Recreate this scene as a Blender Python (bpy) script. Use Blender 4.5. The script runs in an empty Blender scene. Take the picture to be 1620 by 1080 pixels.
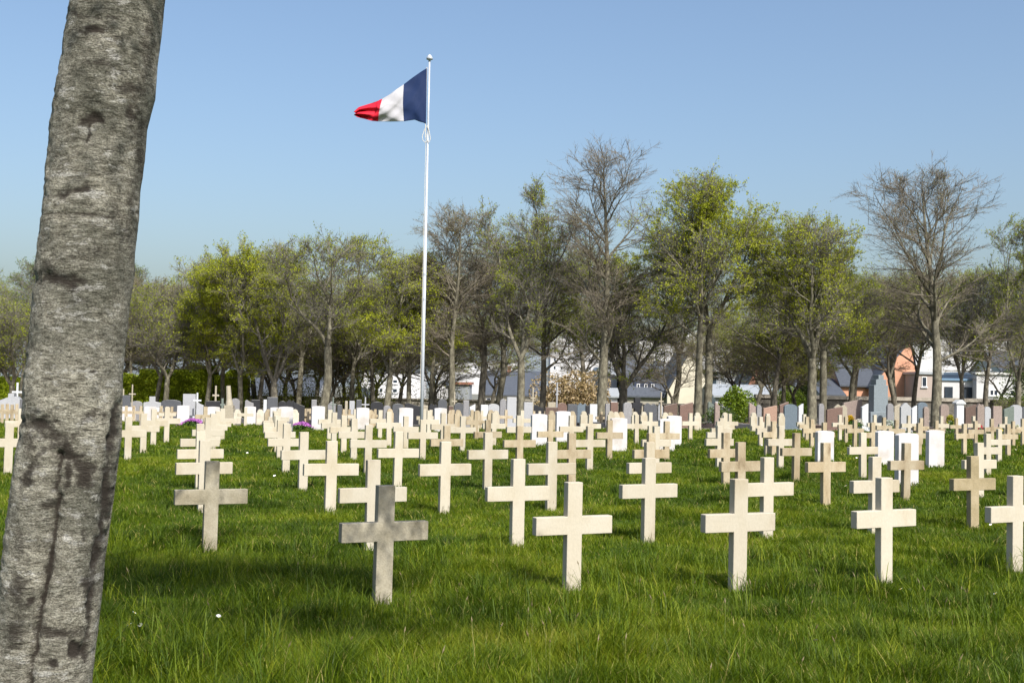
import bpy, math, random
import numpy as np
from mathutils import Vector, Matrix

# ------------------------------------------------------------------ camera, world, sun
sc = bpy.context.scene
W, H, F = 1620.0, 1080.0, 1850.0
CAMZ = 1.6
PITCH = math.atan(62.0/F)
ROLL = 0.0200
Fw = np.array([0, math.cos(PITCH), math.sin(PITCH)])
R0 = np.array([1.0, 0, 0]); U0 = np.array([0, -math.sin(PITCH), math.cos(PITCH)])
Rt = math.cos(ROLL)*R0 + math.sin(ROLL)*U0
Up = -math.sin(ROLL)*R0 + math.cos(ROLL)*U0
cam = bpy.data.cameras.new('camera'); camo = bpy.data.objects.new('camera', cam)
sc.collection.objects.link(camo); sc.camera = camo
M = Matrix(((Rt[0], Up[0], -Fw[0], 0), (Rt[1], Up[1], -Fw[1], 0), (Rt[2], Up[2], -Fw[2], CAMZ), (0, 0, 0, 1)))
camo.matrix_world = M
cam.sensor_width = 36; cam.sensor_fit = 'HORIZONTAL'; cam.lens = 36*F/W
cam.clip_start = 0.1; cam.clip_end = 3000

SUN_EL = math.radians(46); SH = (0.47, -0.883)          # horizontal direction towards the sun
sun_dir = Vector((SH[0]*math.cos(SUN_EL), SH[1]*math.cos(SUN_EL), math.sin(SUN_EL)))
world = bpy.data.worlds.new('World'); sc.world = world; world.use_nodes = True
nt = world.node_tree
bg = nt.nodes['Background']; sky = nt.nodes.new('ShaderNodeTexSky')
sky.sky_type = 'NISHITA'; sky.sun_disc = False; sky.sun_elevation = SUN_EL
sky.sun_rotation = math.atan2(SH[0], SH[1]); sky.air_density = 1.15; sky.dust_density = 3.6; sky.ozone_density = 3.4; sky.altitude = 0
nt.links.new(sky.outputs[0], bg.inputs[0]); bg.inputs[1].default_value = 0.118
sl = bpy.data.lights.new('sun', 'SUN'); sl.energy = 4.8; sl.angle = math.radians(0.5); sl.color = (1.0, 0.95, 0.86)
so = bpy.data.objects.new('sun', sl); sc.collection.objects.link(so)
so.rotation_euler = sun_dir.to_track_quat('Z', 'Y').to_euler()
sc.view_settings.view_transform = 'Standard'; sc.view_settings.look = 'None'
sc.view_settings.exposure = 0.6; sc.view_settings.gamma = 1.0
sc.cycles.max_bounces = 6; sc.cycles.transparent_max_bounces = 8

# ------------------------------------------------------------------ helpers
C = sc.collection
def hor(px): return 602 + 0.02*(px-810)
def at(px, py, Y):
    d = Fw + Rt*((px-810)/F) - Up*((py-540)/F)
    t = Y/d[1]
    return np.array([d[0]*t, Y, CAMZ + d[2]*t])
def ground(x, y):
    x = np.asarray(x, float); y = np.asarray(y, float)
    yy = np.clip(y, 9, 60)
    q = 0.25*((yy-9)/28.0)**2
    e = np.clip(y-60, 0, 20)
    q = q + 0.0325*e - 0.0325*e*e/40
    s = np.clip((x/np.maximum(y, 1)+0.1)/0.35, 0, 1); s = s*s*(3-2*s)
    return -q*(1-0.4*s)
def g(x, y): return float(ground(x, y))
def pos(px, Y):
    py = hor(px) + CAMZ*F/Y
    for _ in range(4):
        p = at(px, py, Y); py = hor(px) + (CAMZ-g(p[0], Y))*F/Y
    p = at(px, py, Y); return p[0], Y, g(p[0], Y)
def srgb(r, g_, b):
    f = lambda c: ((c/255+0.055)/1.055)**2.4 if c/255 > 0.04045 else c/255/12.92
    return (f(r), f(g_), f(b))

def link(o, parent=None):
    C.objects.link(o)
    if parent is not None: o.parent = parent
    return o
def tag(o, label=None, cat=None, group=None, kind=None):
    if label: o['label'] = label
    if cat: o['category'] = cat
    if group: o['group'] = group
    if kind: o['kind'] = kind
    return o
def empty(name, loc, rz=0, parent=None):
    o = bpy.data.objects.new(name, None); o.location = loc; o.rotation_euler = (0, 0, rz); o.empty_display_size = 0.2
    return link(o, parent)

class MB:
    def __init__(s): s.v = []; s.f = []; s.m = []
    def poly(s, pts, m=0):
        n = len(s.v); s.v += [tuple(map(float, p)) for p in pts]; s.f.append(tuple(range(n, n+len(pts)))); s.m.append(m)
    def box(s, x0, x1, y0, y1, z0, z1, m=0):
        n = len(s.v)
        s.v += [(x0,y0,z0),(x1,y0,z0),(x1,y1,z0),(x0,y1,z0),(x0,y0,z1),(x1,y0,z1),(x1,y1,z1),(x0,y1,z1)]
        for q in ((0,3,2,1),(4,5,6,7),(0,1,5,4),(1,2,6,5),(2,3,7,6),(3,0,4,7)):
            s.f.append(tuple(n+i for i in q)); s.m.append(m)
    def prism(s, prof, y0, y1, m=0):                     # prof: (x, z) counter-clockwise, extruded along y
        n = len(s.v); k = len(prof)
        s.v += [(x, y0, z) for x, z in prof] + [(x, y1, z) for x, z in prof]
        s.f.append(tuple(range(n, n+k))); s.m.append(m)
        s.f.append(tuple(range(n+2*k-1, n+k-1, -1))); s.m.append(m)
        for i in range(k):
            j = (i+1) % k; s.f.append((n+i, n+k+i, n+k+j, n+j)); s.m.append(m)
    def prismx(s, prof, x0, x1, m=0):                    # prof: (y, z) extruded along x
        n = len(s.v); k = len(prof)
        s.v += [(x0, y, z) for y, z in prof] + [(x1, y, z) for y, z in prof]
        s.f.append(tuple(range(n+k-1, n-1, -1))); s.m.append(m)
        s.f.append(tuple(range(n+k, n+2*k))); s.m.append(m)
        for i in range(k):
            j = (i+1) % k; s.f.append((n+i, n+j, n+k+j, n+k+i)); s.m.append(m)
    def tube(s, pts, rad, n=12, m=0, cap=True):
        b = len(s.v); pts = [Vector(p) for p in pts]
        for i, p in enumerate(pts):
            d = (pts[min(i+1, len(pts)-1)]-pts[max(i-1, 0)]).normalized()
            a = Vector((1, 0, 0)) if abs(d.x) < 0.8 else Vector((0, 1, 0))
            u = d.cross(a).normalized(); w = d.cross(u)
            for k in range(n):
                t = 2*math.pi*k/n; q = p + (u*math.cos(t)+w*math.sin(t))*rad[i]; s.v.append(tuple(q))
        for i in range(len(pts)-1):
            for k in range(n):
                k2 = (k+1) % n
                s.f.append((b+i*n+k, b+i*n+k2, b+(i+1)*n+k2, b+(i+1)*n+k)); s.m.append(m)
        if cap:
            s.f.append(tuple(b+k for k in range(n))[::-1]); s.m.append(m)
            e = b+(len(pts)-1)*n; s.f.append(tuple(e+k for k in range(n))); s.m.append(m)
    def mesh(s, name, mats, bevel=0, smooth=False):
        me = bpy.data.meshes.new(name); me.from_pydata(s.v, [], s.f)
        mats = mats if isinstance(mats, (list, tuple)) else [mats]
        for a in mats: me.materials.append(a)
        for p, m_ in zip(me.polygons, s.m): p.material_index = m_
        import bmesh
        bm = bmesh.new(); bm.from_mesh(me)
        bmesh.ops.recalc_face_normals(bm, faces=bm.faces)
        if bevel:
            ed = [e for e in bm.edges if len(e.link_faces) == 2 and e.calc_face_angle(0) > 0.6]
            bmesh.ops.bevel(bm, geom=ed, offset=bevel, segments=2, affect='EDGES', profile=0.5)
        bm.to_mesh(me); bm.free()
        if smooth: me.shade_smooth()
        return me
    def build(s, name, mats, parent=None, **k):
        return link(bpy.data.objects.new(name, s.mesh(name, mats, **k)), parent)

def raw_mesh(name, V, faces_list, mats, midx=None, smooth=False):
    """V (n,3); faces_list: list of int arrays (m,k) with k verts each"""
    me = bpy.data.meshes.new(name)
    me.vertices.add(len(V)); me.vertices.foreach_set('co', np.ascontiguousarray(V, np.float32).ravel())
    loops = np.concatenate([f.ravel() for f in faces_list]).astype(np.int32)
    tot = np.concatenate([np.full(len(f), f.shape[1], np.int32) for f in faces_list])
    start = np.concatenate(([0], np.cumsum(tot)[:-1])).astype(np.int32)
    me.loops.add(len(loops)); me.loops.foreach_set('vertex_index', loops)
    me.polygons.add(len(tot)); me.polygons.foreach_set('loop_start', start); me.polygons.foreach_set('loop_total', tot)
    for a in mats: me.materials.append(a)
    if midx is not None: me.polygons.foreach_set('material_index', np.concatenate(midx).astype(np.int32))
    me.polygons.foreach_set('use_smooth', np.full(len(tot), smooth))
    me.update(calc_edges=True)
    return me

# value noise in numpy
_rn = np.random.RandomState(5).rand(257, 257)
def vnoise(x, y):
    xi = np.floor(x).astype(int); yi = np.floor(y).astype(int); fx = x-xi; fy = y-yi
    fx = fx*fx*(3-2*fx); fy = fy*fy*(3-2*fy); a = xi % 256; b = yi % 256
    return (_rn[a, b]*(1-fx)+_rn[a+1, b]*fx)*(1-fy) + (_rn[a, b+1]*(1-fx)+_rn[a+1, b+1]*fx)*fy
def fbm(x, y, o=4):
    s = 0; w = 0.5; t = 0
    for i in range(o): s = s + w*vnoise(x*2**i+17*i, y*2**i+31*i); t += w; w *= 0.5
    return s/t

# ------------------------------------------------------------------ materials
def newmat(name):
    m = bpy.data.materials.new(name); m.use_nodes = True
    t = m.node_tree; return m, t, t.nodes, t.links, t.nodes['Principled BSDF']
def ramp(N, stops):
    r = N.new('ShaderNodeValToRGB'); e = r.color_ramp.elements
    while len(e) < len(stops): e.new(0.5)
    for i, (p, c) in enumerate(stops): e[i].position = p; e[i].color = (*c, 1) if len(c) == 3 else c
    return r
def stone(name, stops, scale=8, rough=0.85, bump=0.15, stretch=(1, 1, 1), vary=0.12, fine=90, detail=5, sp=0.35, dirt=0):
    m, t, N, L, b = newmat(name)
    tc = N.new('ShaderNodeTexCoord'); oi = N.new('ShaderNodeObjectInfo')
    mp = N.new('ShaderNodeMapping'); mp.inputs['Scale'].default_value = stretch
    ad = N.new('ShaderNodeVectorMath'); ad.operation = 'ADD'
    mu = N.new('ShaderNodeMath'); mu.operation = 'MULTIPLY'; mu.inputs[1].default_value = 37.0
    L.new(oi.outputs['Random'], mu.inputs[0]); L.new(tc.outputs['Object'], mp.inputs[0])
    L.new(mp.outputs[0], ad.inputs[0]); L.new(mu.outputs[0], ad.inputs[1])
    n = N.new('ShaderNodeTexNoise'); n.inputs['Scale'].default_value = scale; n.inputs['Detail'].default_value = detail
    n.inputs['Roughness'].default_value = 0.65
    L.new(ad.outputs[0], n.inputs['Vector'])
    r = ramp(N, stops); L.new(n.outputs[0], r.inputs[0])
    n2 = N.new('ShaderNodeTexNoise'); n2.inputs['Scale'].default_value = fine; n2.inputs['Detail'].default_value = 3
    L.new(ad.outputs[0], n2.inputs['Vector'])
    mr = N.new('ShaderNodeMapRange'); mr.inputs[1].default_value = 0; mr.inputs[2].default_value = 1
    mr.inputs[3].default_value = 1-vary; mr.inputs[4].default_value = 1+vary
    L.new(oi.outputs['Random'], mr.inputs[0])
    mr2 = N.new('ShaderNodeMapRange'); mr2.inputs[1].default_value = .3; mr2.inputs[2].default_value = .7
    mr2.inputs[3].default_value = 1-sp*0.3; mr2.inputs[4].default_value = 1+sp*0.3
    L.new(n2.outputs[0], mr2.inputs[0])
    mm = N.new('ShaderNodeMath'); mm.operation = 'MULTIPLY'; L.new(mr.outputs[0], mm.inputs[0]); L.new(mr2.outputs[0], mm.inputs[1])
    vm = N.new('ShaderNodeVectorMath'); vm.operation = 'SCALE'; L.new(r.outputs[0], vm.inputs[0]); L.new(mm.outputs[0], vm.inputs['Scale'])
    out = vm.outputs[0]
    if dirt:   # soil splashes above the ground, rain streaks and lichen spots
        sx = N.new('ShaderNodeSeparateXYZ'); L.new(tc.outputs['Object'], sx.inputs[0])
        mz = N.new('ShaderNodeMapRange'); mz.inputs[1].default_value = 0.02; mz.inputs[2].default_value = 0.26; mz.inputs[3].default_value = .20; mz.inputs[4].default_value = 0; L.new(sx.outputs[2], mz.inputs[0])
        m5 = N.new('ShaderNodeMapping'); m5.inputs['Scale'].default_value = (1, 1, .35); L.new(ad.outputs[0], m5.inputs[0])
        n5 = N.new('ShaderNodeTexNoise'); n5.inputs['Scale'].default_value = 45; n5.inputs['Detail'].default_value = 5; n5.inputs['Roughness'].default_value = .75; L.new(m5.outputs[0], n5.inputs['Vector'])
        ax = N.new('ShaderNodeMath'); ax.operation = 'ADD'; L.new(n5.outputs[0], ax.inputs[0]); L.new(mz.outputs[0], ax.inputs[1])
        r5 = ramp(N, [(.70, (0, 0, 0)), (.78, (dirt, dirt, dirt))]); L.new(ax.outputs[0], r5.inputs[0])
        mx5 = N.new('ShaderNodeMix'); mx5.data_type = 'RGBA'; L.new(r5.outputs[0], mx5.inputs[0]); L.new(out, mx5.inputs[6]); mx5.inputs[7].default_value = (.10, .085, .05, 1)
        n6 = N.new('ShaderNodeTexNoise'); n6.inputs['Scale'].default_value = 2.3; n6.inputs['Detail'].default_value = 4; L.new(ad.outputs[0], n6.inputs['Vector'])
        r6 = ramp(N, [(.50, (0, 0, 0)), (.68, (.5, .5, .5))]); L.new(n6.outputs[0], r6.inputs[0])
        mx6 = N.new('ShaderNodeMix'); mx6.data_type = 'RGBA'; mx6.blend_type = 'MULTIPLY'; L.new(r6.outputs[0], mx6.inputs[0]); L.new(mx5.outputs[2], mx6.inputs[6]); mx6.inputs[7].default_value = (.72, .64, .50, 1)
        out = mx6.outputs[2]
    L.new(out, b.inputs['Base Color']); b.inputs['Roughness'].default_value = rough
    b.inputs['Specular IOR Level'].default_value = 0.3
    bp = N.new('ShaderNodeBump'); bp.inputs['Strength'].default_value = bump; bp.inputs['Distance'].default_value = 0.01
    L.new(n2.outputs[0], bp.inputs['Height']); L.new(bp.outputs[0], b.inputs['Normal'])
    return m
def plain(name, col, rough=0.6, metal=0.0, vary=0.05):
    return stone(name, [(0.3, tuple(c*(1-vary) for c in col)), (0.7, tuple(min(1, c*(1+vary)) for c in col))], scale=3, rough=rough, bump=0.05, vary=0.03, fine=30, sp=0.1)
def leafmat(name, stops, trans=0.35, attr=None, rough=0.6):
    m, t, N, L, b = newmat(name)
    r = ramp(N, stops)
    if attr:
        a = N.new('ShaderNodeAttribute'); a.attribute_name = attr; L.new(a.outputs['Fac'], r.inputs[0])
    else:
        ge = N.new('ShaderNodeNewGeometry'); L.new(ge.outputs['Random Per Island'], r.inputs[0])
    L.new(r.outputs[0], b.inputs['Base Color']); b.inputs['Roughness'].default_value = rough
    b.inputs['Specular IOR Level'].default_value = 0.25
    tr = N.new('ShaderNodeBsdfTranslucent'); L.new(r.outputs[0], tr.inputs[0])
    mx = N.new('ShaderNodeMixShader'); mx.inputs[0].default_value = trans
    L.new(b.outputs[0], mx.inputs[1]); L.new(tr.outputs[0], mx.inputs[2])
    L.new(mx.outputs[0], N['Material Output'].inputs[0])
    return m

# ------------------------------------------------------------------ ground
def make_ground():
    m, t, N, L, b = newmat('turf')
    tc = N.new('ShaderNodeTexCoord')
    n = N.new('ShaderNodeTexNoise'); n.inputs['Scale'].default_value = 1.3; n.inputs['Detail'].default_value = 8; L.new(tc.outputs['Object'], n.inputs['Vector'])
    r = ramp(N, [(0.3, (0.03, 0.05, 0.006)), (0.5, (0.045, 0.08, 0.008)), (0.72, (0.08, 0.09, 0.015))]); L.new(n.outputs[0], r.inputs[0])
    L.new(r.outputs[0], b.inputs['Base Color']); b.inputs['Roughness'].default_value = 0.95; b.inputs['Specular IOR Level'].default_value = 0.1
    n2 = N.new('ShaderNodeTexNoise'); n2.inputs['Scale'].default_value = 40; L.new(tc.outputs['Object'], n2.inputs['Vector'])
    bp = N.new('ShaderNodeBump'); bp.inputs['Distance'].default_value = 0.05; bp.inputs['Strength'].default_value = 0.6
    L.new(n2.outputs[0], bp.inputs['Height']); L.new(bp.outputs[0], b.inputs['Normal'])
    ys = np.concatenate([np.linspace(-40, 0, 6), np.arange(1, 61, 1.0), np.arange(62, 90, 2.0), [100, 130, 180, 260, 400, 700, 1500]])
    us = np.concatenate([[-1200, -400, -150, -70], np.linspace(-40, 40, 41), [70, 150, 400, 1200]])
    X, Y = np.meshgrid(us, ys); V = np.stack([X, Y, ground(X, Y)], -1).reshape(-1, 3)
    nx = len(us); i, j = np.meshgrid(np.arange(nx-1), np.arange(len(ys)-1)); a = (j*nx+i).ravel()
    me = raw_mesh('lawn_ground', V, [np.stack([a, a+1, a+nx+1, a+nx], 1)], [m], smooth=True)
    tag(link(bpy.data.objects.new('lawn_ground', me)), kind='structure')
make_ground()

def make_path():      # gravel of the civil graves behind the lawn
    gm = stone('gravel', [(0.3, (0.16, 0.14, 0.12)), (0.7, (0.3, 0.27, 0.23))], scale=6, vary=0)
    us = np.linspace(-45, 45, 46); ys = np.linspace(49, 84, 36)
    X, Y = np.meshgrid(us, ys); V = np.stack([X, Y+X*0.12, ground(X, Y+X*0.12)+0.012], -1).reshape(-1, 3)
    nx = len(us); i, j = np.meshgrid(np.arange(nx-1), np.arange(len(ys)-1)); a = (j*nx+i).ravel()
    me = raw_mesh('gravel_path', V, [np.stack([a, a+1, a+nx+1, a+nx], 1)], [gm], smooth=True)
    tag(link(bpy.data.objects.new('gravel_path', me)), kind='structure')
make_path()
def make_town():
    tm = stone('town_ground', [(.3, (.10, .105, .085)), (.7, (.2, .195, .17))], scale=.4, vary=0, fine=3)
    ys = np.array([91, 130, 180, 260, 400, 700, 1480.]); us = np.linspace(-1100, 1100, 12)
    X, Y = np.meshgrid(us, ys); V = np.stack([X, Y, ground(X, Y)+0.02], -1).reshape(-1, 3); nx = len(us); i, j = np.meshgrid(np.arange(nx-1), np.arange(len(ys)-1)); a = (j*nx+i).ravel()
    tag(link(bpy.data.objects.new('town_ground', raw_mesh('town_ground', V, [np.stack([a, a+1, a+nx+1, a+nx], 1)], [tm]))), kind='structure')
make_town()

grass_mat = leafmat('grass_blade', [(0.0, (0.03, 0.058, 0.003)), (0.3, (0.074, 0.125, 0.004)), (0.6, (0.15, 0.20, 0.007)), (0.85, (0.27, 0.285, 0.02)), (1.0, (0.42, 0.34, 0.13))], 0.42, attr='tint', rough=0.55)
def make_grass():
    rs = np.random.RandomState(3)
    Vs = []; Q = []; T = []; tint = []; nv = 0
    bands = [(3.2, 5.3, 1800, .006, .12), (5.3, 7.6, 8000, .0042, .10), (7.6, 10.5, 6500, .0048, .070), (10.5, 15, 3600, .0065, .068), (15, 24, 1300, .010, .07), (24, 36, 420, .018, .08), (36, 52, 190, .026, .08)]
    for y0, y1, dens, wid, hh in bands:
        a0 = 0.47; n = int(dens*a0*(y1*y1-y0*y0)*1.03)
        y = np.sqrt(rs.rand(n)*(y1*y1-y0*y0)+y0*y0); x = (rs.rand(n)*2-1)*a0*y
        ne = int(dens*.55*2*(y1-y0)*3.2); ye = y0+(y1-y0)*rs.rand(ne); xe = (a0*ye+rs.rand(ne)*3.2)*np.where(rs.rand(ne) < .5, -1, 1)
        x = np.concatenate([x, xe]); y = np.concatenate([y, ye]); n = len(x)
        f = fbm(x*0.9+40, y*0.9+9, 4); f2 = vnoise(x*3.1+3, y*3.1+8); f3 = fbm(x*.35+3, y*.35+77, 2)
        keep = rs.rand(n) < 0.35+1.1*f
        x, y, f, f2, f3 = x[keep], y[keep], f[keep], f2[keep], f3[keep]; n = len(x)
        clump = np.clip((f2-0.62)*4, 0, 1)
        h = hh*(0.35+0.75*rs.rand(n))*(0.35+1.2*f)*(1+0.9*clump)
        tall = rs.rand(n) < 0.012; h = np.where(tall, h*1.7, h)
        z = ground(x, y)-0.005
        ang = rs.rand(n)*2*np.pi; w = wid*(0.6+0.8*rs.rand(n))
        la = 2*np.pi*vnoise(x*1.7+9, y*1.7+1)*2+rs.randn(n)*1.3; ln = h*(0.18+0.85*rs.rand(n)**1.2)
        dx, dy = np.cos(ang)*w/2, np.sin(ang)*w/2; lx, ly = np.cos(la)*ln, np.sin(la)*ln
        P = np.zeros((n, 5, 3))
        P[:, 0] = np.stack([x-dx, y-dy, z], 1); P[:, 1] = np.stack([x+dx, y+dy, z], 1)
        P[:, 2] = np.stack([x-dx*.8+lx*.35, y-dy*.8+ly*.35, z+h*.58], 1); P[:, 3] = np.stack([x+dx*.8+lx*.35, y+dy*.8+ly*.35, z+h*.58], 1)
        P[:, 4] = np.stack([x+lx, y+ly, z+h], 1)
        b = nv+np.arange(n)*5
        Q.append(np.stack([b, b+1, b+3, b+2], 1)); T.append(np.stack([b+2, b+3, b+4], 1))
        f4 = vnoise(x*1.3+50, y*1.3+20)
        ti = 0.10+0.5*rs.rand(n)+0.6*(f-0.45)+0.45*(f3-.5)-0.2*clump+0.25*(f4-.5)
        ti = np.where(rs.rand(n) < 0.035, 0.93+0.07*rs.rand(n), ti)
        tint.append(np.repeat(np.clip(ti, 0, 1), 5)); Vs.append(P.reshape(-1, 3)); nv += n*5
    # tufts of longer, broader blades
    nt = 420; ty = np.sqrt(rs.rand(nt)*(11**2-5.4**2)+5.4**2); tx = (rs.rand(nt)*2-1)*.46*ty
    ty[:40] = 5.7+rs.rand(40)*1.3; tx[:40] = (-.42+.22*rs.rand(40))*ty[:40]
    k = rs.randint(12, 42, nt); ix = np.repeat(np.arange(nt), k); n = len(ix); th_ = .13+.13*rs.rand(nt); th_[:40] += .05
    x = tx[ix]+rs.randn(n)*.05; y = ty[ix]+rs.randn(n)*.05; z = ground(x, y)-.01; h = th_[ix]*(.5+.7*rs.rand(n)); a = rs.rand(n)*2*np.pi; ln = h*(.2+1.0*rs.rand(n)); w = .003+.0035*rs.rand(n); wa = a+np.pi/2
    dx, dy, lx, ly = np.cos(wa)*w/2, np.sin(wa)*w/2, np.cos(a)*ln, np.sin(a)*ln; P = np.zeros((n, 7, 3))
    for i, (u, v, s_) in enumerate([(0, 0, 1), (.22, .5, 1), (.58, .85, .75)]):
        P[:, 2*i] = np.stack([x-dx*s_+lx*u, y-dy*s_+ly*u, z+h*v], 1); P[:, 2*i+1] = np.stack([x+dx*s_+lx*u, y+dy*s_+ly*u, z+h*v], 1)
    P[:, 6] = np.stack([x+lx, y+ly, z+h*.98], 1); b = nv+np.arange(n)*7
    Q.append(np.stack([b, b+1, b+3, b+2], 1)); Q.append(np.stack([b+2, b+3, b+5, b+4], 1)); T.append(np.stack([b+4, b+5, b+6], 1)); Vs.append(P.reshape(-1, 3)); nv += n*7
    tint.append(np.repeat(np.clip((.12+.5*rs.rand(nt))[ix]+.12*rs.randn(n), 0, .85), 7))
    V = np.concatenate(Vs); me = raw_mesh('grass', V, [np.concatenate(Q), np.concatenate(T)], [grass_mat])
    at_ = me.attributes.new('tint', 'FLOAT', 'POINT'); at_.data.foreach_set('value', np.concatenate(tint).astype(np.float32))
    o = link(bpy.data.objects.new('grass', me)); tag(o, 'uneven green grass of the mown lawn between the crosses', 'grass', kind='stuff')
make_grass()

# ------------------------------------------------------------------ labels by landmark
ORD = ['nearest', 'second', 'third', 'fourth', 'fifth', 'sixth', 'seventh', 'eighth', 'ninth', 'tenth', 'eleventh', 'twelfth', 'thirteenth', 'fourteenth', 'fifteenth', 'sixteenth']
LMX = [('the birch trunk', 110), ('the flagpole', 668), ('the bronze bush', 905), ('the round green bush', 1165), ('the granite monument', 1389), ('the big sparse tree', 1484)]
def auto_labels(items):
    """items: (obj, px, desc, tail); ordinals among the same description on one side of one landmark"""
    buckets = {}
    for o, px, desc, tail in items:
        lm = min(LMX, key=lambda l: abs(l[1]-px)); side = 'left' if px < lm[1] else 'right'
        buckets.setdefault((desc, tail, lm[0], side), []).append((abs(px-lm[1]), o))
    for (desc, tail, lm, side), lst in buckets.items():
        lst.sort(key=lambda a: a[0])
        for i, (_, o) in enumerate(lst):
            o['label'] = f"{desc}{tail}, {ORD[min(i, 15)] + ' ' if len(lst) > 1 else ''}{side} of {lm}"

# ------------------------------------------------------------------ crosses and headstones of the lawn
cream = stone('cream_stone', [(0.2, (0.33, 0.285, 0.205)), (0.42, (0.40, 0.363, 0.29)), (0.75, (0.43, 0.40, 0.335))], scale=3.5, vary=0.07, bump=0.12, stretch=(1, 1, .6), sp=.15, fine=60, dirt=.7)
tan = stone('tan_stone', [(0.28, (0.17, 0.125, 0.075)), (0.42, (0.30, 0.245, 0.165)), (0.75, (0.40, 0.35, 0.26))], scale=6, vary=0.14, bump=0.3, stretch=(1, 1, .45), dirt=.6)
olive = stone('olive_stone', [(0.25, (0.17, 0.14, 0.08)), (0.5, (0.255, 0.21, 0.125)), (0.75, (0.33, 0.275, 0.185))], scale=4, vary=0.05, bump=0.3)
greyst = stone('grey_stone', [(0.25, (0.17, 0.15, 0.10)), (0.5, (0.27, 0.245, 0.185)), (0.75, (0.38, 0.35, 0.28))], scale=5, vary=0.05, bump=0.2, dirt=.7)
marble = stone('white_marble', [(0.25, (0.43, 0.42, 0.435)), (0.6, (0.48, 0.47, 0.485))], scale=4, vary=0.03, bump=0.06, dirt=.25)
greystele = stone('pale_grey_stone', [(0.25, (0.36, 0.33, 0.27)), (0.7, (0.52, 0.48, 0.40))], scale=6, vary=0.1)

def cross_mesh(mat, name='cross'):
    h, w, s, at0, at1 = 0.85, 0.0635, 0.328, 0.85-0.262-0.137, 0.85-0.262
    b = MB(); t = 0.036
    b.prism([(-w, -.2), (w, -.2), (w, at0), (s, at0), (s, at1), (w, at1), (w, h), (-w, h), (-w, at1), (-s, at1), (-s, at0), (-w, at0)], -t, t)
    return b.mesh(name, mat, bevel=0.005)
def stele_mesh(mat, w=.225, h=.86, t=.05, arc=.035):
    p = [(-w, -.2), (w, -.2)] + [(w*math.cos(a)*1.0, h-arc+arc*math.sin(a)) for a in [math.pi*k/10 for k in range(11)]]
    b = MB(); b.prism(p, -t, t); return b.mesh('marble_headstone', mat, bevel=.006)
def shoulder_mesh(mat, h=.68):
    r = .125; w = .165; sh = h-r-.02
    p = [(-w, -.2), (w, -.2), (w, sh-.03), (w-.01, sh), (r, sh+.02)] + [(r*math.cos(a), sh+.02+r*math.sin(a)) for a in [math.pi*k/10 for k in range(1, 10)]] + [(-r, sh+.02), (-w+.01, sh), (-w, sh-.03)]
    b = MB(); b.prism(p, -.045, .045); return b.mesh('round_headstone', mat, bevel=.005)

CM = {'C': [cross_mesh(cream)], 'T': [cross_mesh(tan)], 'D': [cross_mesh(olive)], 'G': [cross_mesh(greyst)]}
CN = {'C': 'cream', 'T': 'tan stained', 'D': 'brown stained', 'G': 'greyish'}
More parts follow.
